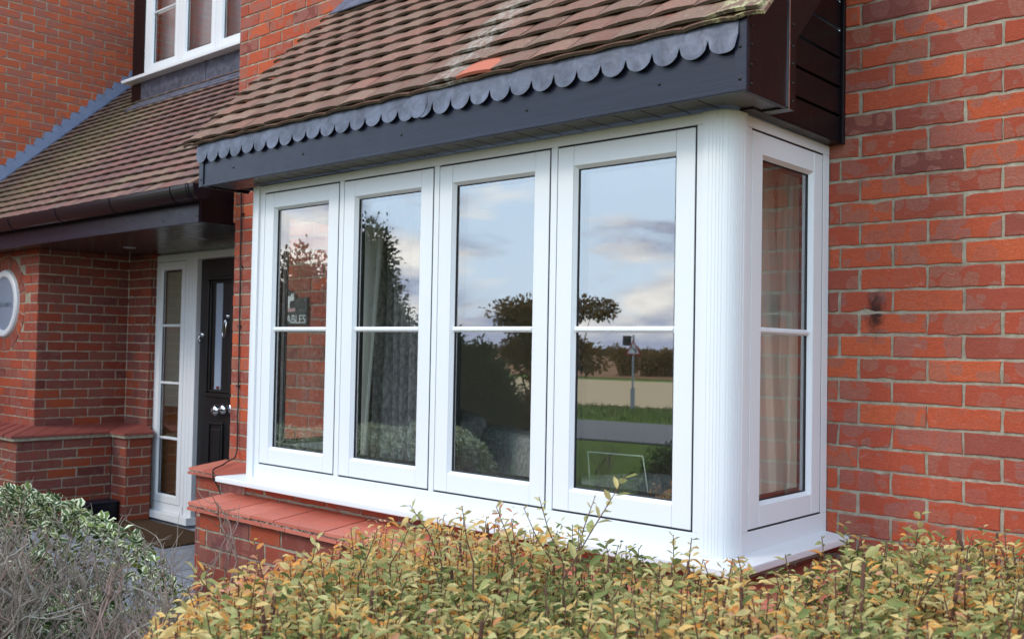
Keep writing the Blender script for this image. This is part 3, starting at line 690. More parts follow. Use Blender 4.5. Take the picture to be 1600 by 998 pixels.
# scalloped lead
mb = MB(); vs = []; nsc = 30; xL = .112-.0935*nsc; per = 12
def leadstrip(xa, k0, k1, yoff):
    top, mid, bot = [], [], []
    for k in range(k0, k1):
        jz = random.gauss(0, .0025); jy = random.gauss(0, .0022)
        for i in range(per+(1 if k == k1-1 else 0)):
            t = i/per; x = xa+.0935*(k+t); q = max(0, 1-(2*t-1)**2)**.5
            if k == k1-1 and k1 == nsc and t > .5: q = max(q, (1-((2*t-1))**4)**.5)
            z = 2.391-.045*q+jz*q; y = YF-.0115-.0035*q-abs(jy)*q*.5
            bot.append((x, y+yoff, z)); mid.append((x, YF-.0105+yoff+.0012*math.sin(x*21)+.0010*math.sin(x*57), 2.396)); top.append((x, YF-.004+yoff, 2.452))
    for A_, B_ in ((top, mid), (mid, bot)):
        for i in range(len(A_)-1):
            mb.add([A_[i], A_[i+1], B_[i+1], B_[i]], [(0, 1, 2, 3)])
            mb.add([tuple(Vector(p)+Vector((0, .0022, 0))) for p in (A_[i], A_[i+1], B_[i+1], B_[i])], [(3, 2, 1, 0)])
    for i in range(len(bot)-1):
        b0, b1 = bot[i], bot[i+1]; mb.add([b0, b1, (b1[0], b1[1]+.0022, b1[2]), (b0[0], b0[1]+.0022, b0[2])], [(0, 1, 2, 3)])
    for i in (0, -1):
        for A_, B_ in ((top, mid), (mid, bot)):
            a, b = A_[i], B_[i]; mb.add([a, b, (b[0], b[1]+.0022, b[2]), (a[0], a[1]+.0022, a[2])], [(0, 1, 2, 3)])
leadstrip(xL, 0, 16, -.0); leadstrip(xL-.028, 16, 17, -.0035); leadstrip(xL, 16, nsc, -.0022)
mb.build('scalloped_lead_flashing', 'lead', can)
# soffit boards with V grooves, running front to back
mb = MB(); x = -2.655
while x < .0:
    mb.box(x, min(x+.097, .005), YF+.018, .02, ZFb+.006, ZFb+.014); x += .1005
mb.box(-2.66, .11, YF+.02, .0, ZFb+.014, ZFb+.020); mb.build('soffit', 'soffit', can, bevel=.0015)
# right box end, bargeboard, strip and cladding
def sidepoly(mb, xa, xb, poly): mb.extrude([(xa, y, z) for y, z in poly], [(xb, y, z) for y, z in poly])
rl = lambda y: 2.425+(y-YF)*math.tan(SL)       # underside line of the tiles
mb = MB(); sidepoly(mb, .113, .131, [(YF+.0185, ZFb), (.1015, ZFb), (.1015, rl(.1015)), (YF+.0185, rl(YF+.0185))])
brg = mb.build('bargeboard', 'dark_v', can, bevel=.002)
mb = MB(); sidepoly(mb, .113, .133, [(.103, ZFb), (.149, ZFb), (.149, 2.446), (.674, 2.968), (.674, rl(.674)), (.103, rl(.103))]); mb.build('bargeboard', 'dark_v', can, bevel=.002)
mb = MB(); mb.box(.131, .1345, .1015, .1065, ZFb-.004, rl(.10)); mb.build('joint_strip', 'chrome', brg)
for y in (YF+.032, .128):
    for z in (2.262, 2.315, 2.372, 2.425, 2.49):
        mb = MB(); lathe(mb, [(0, .004), (.0032, .003), (.0042, 0)], (.131+(.002 if y > 0 else 0), y, z), (1, 0, 0), 10); mb.build('screw', 'cable', brg, smooth=True)
mb = MB(); mb.box(.006, .130, YF+.019, .100, ZFb+.004, ZFb+.012); mb.box(.047, .132, .103, .149, ZFb-.001, ZFb+.010); mb.build('box_end_soffit', 'soffit', can, bevel=.002)
mb = MB(); zz = 2.244; ks = [2.244, 2.336, 2.434, 2.534, 2.634, 2.734, 2.834, 2.934, 3.034]
ym = lambda z: max(.02, YF+(z-2.425)/math.tan(SL)+.02)
for a, b in zip(ks[:-1], ks[1:]):
    b2_ = b-.004; y1a = ym(a+.012) if a > 2.5 else .02; y1b = ym(b2_)
    if y1b > .64: y1b = .64
    mb.extrude([(.024, y1a, a), (.024, D-.003, a), (.024, D-.003, b2_), (.024, y1b, b2_)], [(.044, y1a, a), (.044, D-.003, a), (.044, D-.003, b2_-.006), (.044, y1b, b2_-.006)])
mb.box(.020, .030, .02, D-.003, 2.244, 2.50)
mb.build('cheek_cladding', 'dark_v', can, bevel=.0012)
mb = MB(); mb.box(.044, .056, D-.020, D-.001, 2.236, rl(D)-.03); mb.box(.0, .0455, .05, D-.003, 2.2375, 2.2432); mb.build('cheek_trim', 'dark_v', can, bevel=.002)
mb = MB(); sidepoly(mb, -2.67, -2.655, [(YF+.0185, ZFb), (.10, ZFb), (D-.003, rl(D)-.2), (D-.003, rl(D)-.03), (YF+.0185, rl(YF))]); mb.build('bargeboard', 'dark_v', can, bevel=.002)
mb = MB(); sidepoly(mb, -2.60, -2.58, [(.02, 2.244), (D-.003, 2.244), (D-.003, rl(D)-.03), (.02, rl(.02)-.03)]); mb.build('cheek_cladding', 'dark_v', can)
# lead where the tiles meet the wall
mb = MB(); P_ = [(D-.004, 3.40), (D-.004, 3.335), (D-.10, 3.243), (D-.103, 3.248), (D-.009, 3.345), (D-.009, 3.40)]
mb.extrude([(-2.70, y, z) for y, z in P_], [(.17, y, z) for y, z in P_]); mb.build('lead_flashing', 'lead', can)

# ------------------------------------------------------------------ porch roof
s = Bricks(); SP = math.atan(.93)
tiles(s, -7.9, -3.70, .405, 2.413, SP, 30, w=.165, rj=.0007, camb=.55)
por = s.build('porch_roof', 'tile2', house, 'mossy clay tiled roof above the front door')
mbu = MB(); P_ = [(.45, 2.425), (3.1, 2.425+2.65*.93), (3.1, 2.39+2.65*.93), (.45, 2.39)]
mbu.extrude([(-7.9, y, z) for y, z in P_], [(-3.72, y, z) for y, z in P_]); mbu.build('roof_boarding', 'dark_v', por)
# gutter (deep half-round, open at the top) with couplers
def gut(xa, xb, ex=0, closed=False):
    mb = MB(); n = 16; prof = []
    for i in range(n+1):
        w = math.pi*i/n; prof.append((.386-(.060+ex)*math.cos(w), 2.412-(.086+ex)*math.sin(w)))
    pin = [(.386-(.057)*math.cos(math.pi*i/n), 2.413-.083*math.sin(math.pi*i/n)) for i in range(n, -1, -1)]
    loop = prof+pin
    mb.extrude([(xa, y, z) for y, z in loop], [(xb, y, z) for y, z in loop])
    if closed: mb.extrude([(xb-.002, y, z) for y, z in prof], [(xb+.001, y, z) for y, z in prof])
    return mb
gt = gut(-7.88, -3.56, closed=True).build('gutter', 'gutter', por, smooth=False)
for x in (-6.87, -6.13, -5.34, -4.56, -3.82, -3.62): gut(x-.007, x+.007, .004).build('gutter_bracket', 'gutter', gt)
gut(-3.80, -3.64, .0025).build('gutter_joint', 'gutter', gt)
mb = MB(Pf(.452)); mb.box(-7.88, -3.700, 2.216, 2.400, -.018, 0); mb.box(-3.735, -3.699, 2.215, 2.345, 0, .004)
pf = mb.build('fascia', 'dark', por, bevel=.002)
for x in (-3.717, -4.10, -4.75, -5.45, -6.1, -6.8):
    mb = MB(); lathe(mb, [(0, .0045), (.004, .0035), (.0052, .0)], (x, .452-(.004 if x > -3.75 else 0), 2.25), (0, -1, 0), 10); mb.build('screw', 'cable', pf, smooth=True)
mb = MB(); mb.box(-3.715, -3.699, .4705, D-.004, 2.219, 2.56); mb.build('box_end', 'dark_v', por, bevel=.002)
mb = MB(); x = -7.88
while x < -3.73:
    mb.box(x, min(x+.0745, -3.716), .471, 1.56, 2.226, 2.234); x += .078
mb.box(-7.88, -3.72, .48, 1.56, 2.2345, 2.24); sf = mb.build('soffit', 'soffit', por, bevel=.0015)
for x, y in ((-5.654, 1.027), (-4.599, .989)):
    mb = MB(); lathe(mb, [(.030, -.001), (.034, .006), (.046, .004), (.048, 0)], (x, y, 2.2265), (0, 0, -1), 28); lathe(mb, [(0, -.001), (.030, -.001)], (x, y, 2.2265), (0, 0, -1), 28); mb.build('downlight', 'lampring', sf, smooth=True)
# stepped lead flashing up the flank wall
mb = MB(Pr(-7.9)); ln = lambda y: 2.475+.93*(y-.43)
mb.prism([(.36, ln(.36)), (3.0, ln(3.0)), (3.0, ln(3.0)+.10), (.36, ln(.36)+.10)], .001, .006)
for k in range(-8, 60):
    z0_ = Z0+.075*k; y_a = .43+(z0_-.10-2.475)/.93; y_b = y_a+.0806
    if y_a < .34 or y_b > 3.0: continue
    mb.prism([(y_a-.02, ln(y_a-.02)+.0995), (y_b, ln(y_b)+.0995), (y_a+.006, z0_+.002+.075-.012)], .0012, .0062)
    if k % 9 == 4: mb.prism([(y_a, ln(y_a)), (y_a+.008, ln(y_a+.008)), (y_a-.05, ln(y_a)+.11), (y_a-.058, ln(y_a)+.11)], .0062, .0085)
mb.build('stepped_lead_flashing', 'lead_pale', por)
mb = MB(); P_ = [(.40, ln(.40)-.012), (3.0, ln(3.0)-.012), (3.0, ln(3.0)-.002), (.40, ln(.40)-.002)]
mb.extrude([(-7.899, y, z) for y, z in P_], [(-7.86, y, z) for y, z in P_]); mb.build('lead_soaker', 'lead', por)

# dormer with casement window
DY = 1.75; Pd = Pf(DY)
mb = MB(Pd); mb.box(-6.905, -4.2, 3.885, 3.920, -.07, 0); mb.box(-6.905, -4.2, 4.93, 4.99, -.07, 0)
ds = [(-6.842, -6.322), (-6.275, -5.740), (-5.702, -5.17), (-5.13, -4.60)]
xs = [-6.905]+[x for a, b in ds for x in (a-.003, b+.003)]+[-4.2]
for i in range(0, len(xs), 2): mb.box(xs[i], xs[i+1], 3.9203, 4.9297, -.07, -.0004)
dw = mb.build('dormer_window', 'white', house, 'white casement window of the dormer above the porch roof', bevel=.0015)
for i, (a, b) in enumerate(ds): sash(Pd, a, b, 3.923, 4.927, dw, stile=.062, bars=(4.445,) if i == 0 else ())
mb = MB(); mb.extrude([(-7.13, DY-.10, 3.845), (-7.13, DY-.10, 3.873), (-7.13, DY+.02, 3.888), (-7.13, DY+.02, 3.845)], [(-4.2, DY-.10, 3.845), (-4.2, DY-.10, 3.873), (-4.2, DY+.02, 3.888), (-4.2, DY+.02, 3.845)]); mb.build('sill', 'white_h', dw, bevel=.003)
mb = MB(); mb.box(-7.11, -6.907, DY-.008, DY+.1, 3.64, 5.4); mb.box(-6.905, -4.2, DY-.004, DY+.1, 4.99, 5.4); mb.box(-7.12, -7.105, DY+.10, 4.0, 3.64, 5.4); mb.build('dormer_cladding', 'dark_v', dw)
mb = MB(); mb.box(-6.93, -3.8, DY-.012, DY-.002, 3.57, 3.845)
P_ = [(DY-.012, 3.66), (DY-.16, 3.548), (DY-.163, 3.556), (DY-.018, 3.672)]
mb.extrude([(-6.95, y, z) for y, z in P_], [(-3.8, y, z) for y, z in P_])
mb.box(-5.86, -5.845, DY-.017, DY-.011, 3.60, 3.845)
mb.build('lead_apron', 'lead', dw)
mb = MB(); mb.box(-7.05, -4.0, DY+.9, DY+.92, 3.3, 5.3); mb.box(-7.05, -4.0, DY+.1, DY+.9, 4.99, 5.0); mb.build('dormer_room_wall', 'cream_wall', dw)
mb = MB(); mb.box(-6.86, -4.3, DY+.13, DY+.135, 3.9, 4.95); mb.build('dormer_blind', 'net', dw)

# round window
mb = MB(); lathe(mb, [(.218, -.03), (.218, .012), (.226, .02), (.262, .022), (.272, .012), (.276, -.03)], (rw[0], D-.002, rw[1]), (0, -1, 0), 64)
rwo = mb.build('round_window', 'white', house, 'round white window with pale blue glass left of the porch', smooth=False)
mb = MB(); lathe(mb, [(0, .002), (.219, .002)], (rw[0], D-.002, rw[1]), (0, -1, 0), 64); mb.build('glass_pane', 'frosted_round', rwo)
def text(body, size, loc, rot, mat, parent, name='lettering', ext=.0008, spacing=1.0, xs=1.0):
    cu = bpy.data.curves.new(name, 'FONT'); cu.body = body; cu.size = size; cu.extrude = ext; cu.align_x = 'CENTER'; cu.align_y = 'CENTER'; cu.space_character = spacing
    t = bpy.data.objects.new(name, cu); col.objects.link(t)
    dg = bpy.context.evaluated_depsgraph_get(); me = bpy.data.meshes.new_from_object(t.evaluated_get(dg)); bpy.data.objects.remove(t)
    me.name = name; me.transform(Matrix.Translation(loc) @ rot.to_4x4() @ Matrix.Diagonal((xs, 1, 1, 1)))
    me.materials.clear(); return link(name, me, mat, parent)
RX = Matrix.Rotation(R(90), 3, 'X')
text('THE GABLES', .052, Vector((rw[0], D-.006, 1.80)), RX, 'greytext', rwo, xs=.95)

# ------------------------------------------------------------------ front door and sidelight
DPY = 1.47; Pp = lambda u, z, d: (.0283+.9806*u, DPY-d, .0294+.9806*z)
qx = lambda x: .0283+.9806*x
qz = lambda z: .0294+.9806*z
mb = MB(Pp)
mb.box(-6.235, -4.40, 2.178, 2.232, -.07, 0); mb.box(-6.235, -6.184, .155, 2.1775, -.07, 0); mb.box(-6.1835, -5.703, .155, .222, -.07, 0)
mb.box(-5.7425, -5.690, .2225, 2.1775, -.07, -.0006); mb.box(-5.687, -5.640, .155, 2.1775, -.07, -.0004); mb.box(-5.637, -5.573, .155, 2.1775, -.07, 0)
mb.box(-4.46, -4.40, .155, 2.1775, -.07, 0); mb.box(-6.26, -5.56, .098, .1545, -.09, .045)
df = mb.build('door_frame', 'white', house, 'white front door frame with tall glazed sidelight', bevel=.002)
sash(Pp, -6.181, -5.7455, .2250, 2.1740, df, stile=.058, bars=(1.656, 1.190, .744), name='sidelight')
mb = MB(Pp); mb.box(-6.247, -6.205, 1.293, 1.353, .0005, .022); db = mb.build('doorbell', 'white', df, bevel=.004)
mb = MB(Pp); x0, x1 = -5.569, -4.464
mb.box(x0, x1, .158, 2.174, -.075, -.035)
door = mb.build('front_door', 'door', house, 'black woodgrain front door with narrow obscured glass', bevel=.003)
def ringbox(mb, a, b, c2, d2, w, y0, y1):
    mb.box(a, b, c2, c2+w, y0, y1); mb.box(a, b, d2-w, d2, y0, y1); mb.box(a, a+w, c2+w, d2-w, y0, y1); mb.box(b-w, b, c2+w, d2-w, y0, y1)
mb = MB(Pp); ringbox(mb, -5.450, -5.085, 1.105, 2.035, .030, -.035, -.012); ringbox(mb, -5.415, -5.120, 1.140, 2.0, .020, -.035, -.022); mb.build('moulding', 'door', door, bevel=.006)
mb = MB(Pp); ringbox(mb, -4.95, -4.60, 1.105, 2.035, .030, -.035, -.012); mb.build('moulding', 'door', door, bevel=.006)
mb = MB(Pp); ringbox(mb, -5.400, -5.190, .30, .915, .022, -.035, -.018); mb.box(-5.36, -5.23, .35, .865, -.035, -.022); ringbox(mb, -4.95, -4.64, .30, .915, .022, -.035, -.018); mb.build('lower_panel', 'door', door, bevel=.008)
mb = MB(Pp); mb.box(-5.335, -5.245, 1.165, 1.985, -.035, -.030); mb.build('glass_pane', 'frosted', door)
mb = MB(Pp); mb.box(-5.30, -5.255, 1.168, 1.190, -.030, -.026); mb.build('letter_clip', 'chrome', door)
for x, z in ((-5.232, 1.012), (-5.128, 1.024)):
    mb = MB(); lathe(mb, [(0, .072), (.026, .070), (.040, .056), (.043, .040), (.034, .022), (.018, .014), (.018, .006), (.032, .004), (.034, 0)], (qx(x), DPY+.034, qz(z)), (0, -1, 0), 28); mb.build('door_knob', 'chrome', door, smooth=True)
mb = MB(); y = DPY+.018
mb.tube([(qx(a), y-b, qz(c)) for a, b, c in ((-5.155, 0, 1.725), (-5.178, .012, 1.67), (-5.192, .016, 1.60), (-5.186, .016, 1.572), (-5.165, .016, 1.568), (-5.150, .016, 1.60), (-5.148, .012, 1.67), (-5.150, 0, 1.725))], .0055, 8)
lathe(mb, [(0, .026), (.016, .022), (.020, 0)], (qx(-5.152), DPY+.034, qz(1.728)), (0, -1, 0), 16); mb.build('knocker', 'chrome', door, smooth=True)
mb = MB(); lathe(mb, [(0, .012), (.017, .010), (.021, 0)], (qx(-5.530), DPY+.034, qz(1.585)), (0, -1, 0), 18)
mb.tube([(qx(a), DPY+.01, qz(c)) for a, c in ((-5.530, 1.585), (-5.530, 1.56), (-5.552, 1.535), (-5.535, 1.520), (-5.515, 1.54))], .006, 8); mb.build('door_chain', 'chrome', door, smooth=True)
# hall behind
mb = MB(); mb.box(-7.4, -3.8, 1.63, 3.19, .10, .128); mb.build('hall_floor', 'floor_wood', house)
mb = MB(); mb.box(-7.0, -5.72, 1.74, 1.76, .13, .98); mb.build('hall_lower_panel', 'tan', house)  # panel added close behind the sidelight so daylight brightens it
mb = MB(); mb.box(-7.0, -5.72, 1.76, 1.78, .981, 2.16); mb.build('hall_blind', 'blind', house)  # stands in for the hall wall, moved forward to catch daylight
mb = MB(); mb.box(-7.4, -3.8, 1.63, 3.19, 2.405, 2.42); mb.box(-7.42, -7.4, 1.63, 3.2, .1, 2.4); mb.box(-3.80, -3.78, 1.63, 3.2, .1, 2.4); mb.build('hall_shell', 'cream_wall', house)

# ------------------------------------------------------------------ sitting room behind the bay
mb = MB()
mb.box(-3.45, .2, 4.6, 4.65, .3, 2.6); mb.box(.2, 2.0, 4.6, 4.65, 2.35, 2.6); mb.box(2.0, 2.2, 4.6, 4.65, .3, 2.6); mb.box(-3.5, -3.45, D+.26, 4.6, .3, 2.6); mb.box(2.2, 2.25, D+.26, 4.6, .3, 2.6); mb.box(-3.45, 2.2, D+.26, 4.6, 2.6, 2.62)  # unseen gap in the back wall, added to let daylight in
mb.box(-3.45, -2.42, D+.05, D+.25, .3, 2.6); mb.box(-.06, 2.2, D+.05, D+.25, .3, 2.6); mb.box(-2.42, -.06, D+.05, D+.25, 2.236, 2.6); mb.box(-2.42, -.06, .24, .26, .3, .93)
mb.build('room_shell', 'cream_wall', house)
mb = MB(); mb.box(-3.45, 2.2, D+.26, 4.6, .27, .30); mb.build('room_floor', 'floor_wood', house)
def curtain(name, x0, x1, y0, z0, z1, mat, folds, amp, parent, taper=(0, 0), th=.004, y1=None):
    nx, nz = folds*10, 24; mb = MB(); y1 = y0 if y1 is None else y1
    ph = [random.uniform(0, 6.28) for _ in range(3)]
    def S(i, j, dy):
        u = i/nx; v = j/nz; z = z0+(z1-z0)*v
        xa = x0+taper[0]*(1-v); xb = x1+taper[1]*(1-v); x = xa+(xb-xa)*u
        y = y0+(y1-y0)*u+amp*(math.sin(u*folds*6.283+.5*math.sin(v*3+ph[0]))+.3*math.sin(u*folds*14+ph[1]+v*1.5))
        return (x, y+dy, z)
    for dy in (0, th):
        b = len(mb.v); mb.v += [S(i, j, dy) for j in range(nz+1) for i in range(nx+1)]
        for j in range(nz):
            for i in range(nx):
                q = b+j*(nx+1)+i; mb.f.append((q, q+1, q+nx+2, q+nx+1)); mb.mi.append(0)
    return mb.build(name, mat, parent, smooth=True)
cu = empty('curtain', (-2.2, .72, .95), 'left curtain of the bay, dark taupe drape with a cream lining edge', 'curtain', 'curtains inside the bay window')
curtain('drape', -2.44, -1.92, .74, .55, 2.21, 'taupe', 8, .040, cu, taper=(-.03, .02))
curtain('lining', -2.43, -2.22, .60, .55, 2.21, 'cream', 2, .016, cu, taper=(.0, -.16))
cu = empty('curtain', (-.2, .72, .95), 'right curtain of the bay, cream and gathered behind the side sash', 'curtain', 'curtains inside the bay window')
curtain('drape', -.30, -.215, .60, .955, 2.21, 'cream', 2, .010, cu, taper=(.05, .055), y1=.68)
curtain('drape', -.195, -.075, .70, .955, 2.21, 'cream', 3, .012, cu, taper=(-.03, 0))
curtain('drape', -.36, -.20, .84, .955, 2.21, 'taupe', 3, .02, cu)
# sofa
sf_ = empty('sofa', (-2.1, 1.5, .3), 'grey patterned sofa behind the third front pane', 'sofa')
def softbox(name, c, sz, mat, parent, rz=0, e_=.35):
    mb = MB(); n = 20; vs = []
    for i in range(n+1):
        for j in range(2*n):
            th_, ph_ = math.pi*i/n-math.pi/2, math.pi*j/n
            f = lambda v, p=e_: math.copysign(abs(v)**p, v)
            p = Vector((f(math.cos(th_))*f(math.cos(ph_))*sz[0], f(math.cos(th_))*f(math.sin(ph_))*sz[1], f(math.sin(th_))*sz[2]))
            p = Matrix.Rotation(rz, 3, 'Z') @ p; vs.append(tuple(p+Vector(c)))
    fs = [(i*2*n+j, i*2*n+(j+1) % (2*n), (i+1)*2*n+(j+1) % (2*n), (i+1)*2*n+j) for i in range(n) for j in range(2*n)]
    mb.add(vs, fs); return mb.build(name, mat, parent, smooth=True)
softbox('seat', (-2.15, 1.75, .55), (.80, .40, .22), 'sofa', sf_, R(-22)); softbox('backrest', (-2.22, 1.38, .80), (.78, .11, .30), 'sofa', sf_, R(-22))
softbox('armrest', (-1.42, 1.45, .62), (.12, .42, .28), 'sofa', sf_, R(-22)); softbox('armrest', (-2.9, 2.05, .62), (.12, .42, .28), 'sofa', sf_, R(-22))
softbox('cushion', (-2.42, 1.36, 1.00), (.26, .09, .17), 'sofa', sf_, R(-30), .5); softbox('cushion', (-2.0, 1.30, .96), (.24, .09, .14), 'sofa', sf_, R(-15), .5)
tb = empty('side_table', (-3.1, 1.55, .3), 'small brown wooden side table just visible through the second pane', 'table')
mb = MB(); mb.box(-3.35, -2.85, 1.35, 1.75, .77, .80); mb.build('tabletop', 'wood', tb, bevel=.004)
for x in (-3.32, -2.92):
    for y in (1.38, 1.68): mb = MB(); mb.box(x, x+.04, y, y+.04, .3, .77); mb.build('leg', 'wood', tb)
# clear acrylic display frame on the window board
mb = MB(); q = [(-.690, .27, .951), (-.435, .27, .951), (-.455, .24, 1.160), (-.690, .24, 1.156)]
for i in range(4):
    if i == 0: continue
    mb.tube([q[i], q[(i+1) % 4]], .0026, 6)
ac = mb.build('photo_frame', 'acrylic'); setp(ac, 'clear acrylic stand with bright edges on the window board behind the fourth pane', 'display stand')

# ------------------------------------------------------------------ things on and near the house
pq = empty('house_name_plaque', (-3.17, D-.01, 1.70), 'slate name plaque with white animal and lettering on the pier, seen through the first pane', 'plaque')
arc = [(-3.17+.125*math.cos(w), 1.772+.055*math.sin(w)) for w in [math.pi*i/14 for i in range(15)]]
mb = MB(Pf(D)); mb.prism([(-3.40, 1.625), (-2.94, 1.625), (-2.94, 1.778)]+arc+[(-3.40, 1.778)], .006, .018); mb.build('slab', 'slate', pq, bevel=.002)
dog = [(0, 0), (.018, 0), (.022, .022), (.045, .02), (.047, 0), (.060, 0), (.062, .03), (.072, .045), (.080, .042), (.096, .046), (.100, .058), (.094, .068), (.096, .092), (.086, .080), (.076, .088), (.070, .072), (.055, .070), (.030, .074), (.012, .066), (.002, .04), (-.012, .030), (-.022, .045), (-.026, .03), (-.012, .015), (-.002, .02)]
mb = MB(Pf(D)); mb.prism([(-3.160+x*1.05, 1.718+y*.95) for x, y in dog], .018, .0195); mb.build('animal_figure', 'paint', pq)
mb = MB(Pf(D)); mb.box(-3.215, -3.045, 1.698, 1.718, .018, .0192); mb.build('painted_ground', 'pink', pq)
text('GABLES', .066, Vector((-3.060, D-.0185, 1.655)), RX, 'paint', pq, xs=1.0)
text('THE', .066, Vector((-3.262, D-.0185, 1.655)), RX, 'paint', pq, xs=1.0)
for x, z in ((-2.96, 1.760), (-2.96, 1.640), (-3.38, 1.760), (-3.38, 1.640)):
    mb = MB(); lathe(mb, [(0, .003), (.004, .002), (.005, 0)], (x, D-.018, z), (0, -1, 0), 10); mb.build('screw', 'chrome', pq)
mb = MB(); pts = [(-3.64, .62, 2.47), (-3.60, .66, 2.44), (-3.615, .674, 2.38), (-3.612, .676, 2.1), (-3.604, .676, 1.75), (-3.598, .676, 1.4), (-3.592, .676, 1.05), (-3.585, .672, .90), (-3.578, .655, .855), (-3.56, .60, .842), (-3.50, .53, .832), (-3.46, .46, .824), (-3.445, .432, .815), (-3.440, .430, .77), (-3.42, .455, .72), (-3.40, .462, .66), (-3.395, .462, .50), (-3.395, .462, .12)]
P2 = []
for i in range(len(pts)-1):
    for t in (0, .25, .5, .75): P2.append(Vector(pts[i]).lerp(Vector(pts[i+1]), t)+Vector((random.gauss(0, .0012), 0, 0)))
P2.append(Vector(pts[-1])); mb.tube(P2, .0042, 8); cb = mb.build('cable', 'cable', smooth=True); setp(cb, 'black cable clipped down the brick pier and over the tiled ledge', 'cable')
for z in (2.28, 1.97, 1.62, 1.27): 
    mb = MB(Pf(D)); mb.box(-3.616, -3.590, z-.005, z+.005, 0, .013); mb.build('cable_clip', 'cable', cb)
cb.name = 'cable'
mb = MB(); q = [(-5.96, 1.42), (-4.45, 1.42), (-4.45, .93), (-5.96, .93)]
n = 60; mb.box(-6.02, -4.87, .93, 1.395, G+.001, G+.016); dm = mb.build('doormat', 'mat', bevel=.006); setp(dm, 'brown coir doormat in front of the door', 'doormat')
t = empty('doorstep_crate', (-6.1, 1.05, G), 'low black box against the porch plinth left of the doormat', 'box')
mb = MB(); mb.box(-6.205, -6.035, .88, 1.195, G+.001, G+.155); mb.build('body', 'gutter', t, bevel=.006); mb = MB(); mb.box(-6.208, -6.028, .87, 1.20, G+.1555, G+.172); mb.build('lid', 'dark', t, bevel=.006)

# ================================================================== PLANTS
TPL = np.array([(0, 0, 0), (.28, .36, .05), (.62, .42, .07), (1, 0, -.06), (.62, -.42, .07), (.28, -.36, .05), (.30, 0, -.02), (.65, 0, -.03)])
TRI = np.array([(0, 6, 1), (1, 6, 2), (6, 7, 2), (2, 7, 3), (0, 5, 6), (5, 4, 6), (6, 4, 7), (4, 3, 7)])
TUV = np.array([(0, 0), (.28, .85), (.62, 1), (1, .6), (.62, -1), (.28, -.85), (.3, 0), (.65, 0)])
def leaves(name, pos, dirs, size, mat, parent=None, width=.55, r0=None, label=None, tilt=.6):
    """pos Nx3 leaf bases, dirs Nx3 leaf directions, size N: one mesh of folded leaves"""
    n = len(pos); d = dirs/np.linalg.norm(dirs, axis=1)[:, None]
    upv = np.tile([0, 0, 1.], (n, 1))+rng.normal(0, tilt, (n, 3)); s = np.cross(upv, d); s /= np.linalg.norm(s, axis=1)[:, None]+1e-9; nn = np.cross(d, s)
    wv = width*(1+rng.normal(0, .15, n)); cz = rng.normal(.3, 1.0, n)
    V = pos[:, None, :]+size[:, None, None]*(TPL[None, :, 0:1]*d[:, None, :]+TPL[None, :, 1:2]*wv[:, None, None]*s[:, None, :]+(TPL[None, :, 2:3]*1.3-cz[:, None, None]*.18*(TPL[None, :, 0:1]**2))*nn[:, None, :])
    V = V.reshape(-1, 3); F = (np.arange(n)[:, None, None]*8+TRI[None]).reshape(-1, 3)
    me = bpy.data.meshes.new(name); me.vertices.add(len(V)); me.vertices.foreach_set('co', V.astype(np.float32).ravel())
    me.loops.add(F.size); me.loops.foreach_set('vertex_index', F.astype(np.int32).ravel())
    me.polygons.add(len(F)); me.polygons.foreach_set('loop_start', np.arange(0, F.size, 3, dtype=np.int32))
    me.polygons.foreach_set('use_smooth', np.ones(len(F), dtype=bool)); me.update(); me.validate()
    uv = me.uv_layers.new(name='UVMap'); uv.data.foreach_set('uv', np.tile(TUV[TRI.ravel()], (n, 1)).astype(np.float32).ravel())
    c = np.ones((n, 4), dtype=np.float32); c[:, :3] = rng.random((n, 3)); 
    if r0 is not None: c[:, 0] = np.clip(r0, 0, 1)
    at = me.attributes.new('bcol', 'FLOAT_COLOR', 'FACE'); at.data.foreach_set('color', np.repeat(c, 8, axis=0).ravel())
    return link(name, me, mat, parent, label)
def inpoly(x, y, poly):
    ins = np.zeros(len(x), bool); j = len(poly)-1
    for i in range(len(poly)):
        xi, yi = poly[i]; xj, yj = poly[j]
        c = ((yi > y) != (yj > y)) & (x < (xj-xi)*(y-yi)/(yj-yi+1e-12)+xi); ins ^= c; j = i
    return ins
def edged(x, y, poly):
    d = np.full(len(x), 9.)
    for i in range(len(poly)):
        a = np.array(poly[i]); b = np.array(poly[(i+1) % len(poly)]); ab = b-a
        t = np.clip(((x-a[0])*ab[0]+(y-a[1])*ab[1])/(ab@ab), 0, 1); d = np.minimum(d, np.hypot(x-a[0]-t*ab[0], y-a[1]-t*ab[1]))
    return d
def noise2(x, y, f, seed=0):
    v = 0
    for k in range(4):
        a = seed*1.7+k*2.1; v = v+np.sin(x*f*(1+.37*k)*math.cos(a)+y*f*(1+.37*k)*math.sin(a)+a*3)
    return v/4

# ---- the clipped autumn hedge in front
HP = [(-.92, -.60), (-.55, -.42), (.20, -.40), (.36, .02), (.55, .30), (1.9, .30), (1.9, -1.75), (.25, -1.95), (-.34, -1.73), (-.80, -1.26)]
hd = empty('hedge', (.4, -.9, G), 'clipped deciduous hedge turning yellow and orange in front of the bay', 'hedge')
def htop(x, y): 
    d = edged(x, y, HP); return 1.01+.030*noise2(x, y, 7, 1)+.045*np.exp(-((x+.35)**2+(y+.5)**2)/.09)+.018*noise2(x, y, 19, 2)-.16*np.exp(-(d/.10)**2)-.10*np.clip((-.35-x)/.6, 0, 1)+.05*np.clip((x-.25)/.6, 0, 1)
N_ = 3600
x = rng.uniform(-1, 1.9, N_*4); y = rng.uniform(-2, .3, N_*4); k = inpoly(x, y, HP); x, y = x[k][:N_], y[k][:N_]
ed = edged(x, y, HP); tz = htop(x, y)+np.minimum(rng.exponential(.016, len(x)), .09)
mbs = MB(); LP, LD, LS, LR = [], [], [], []
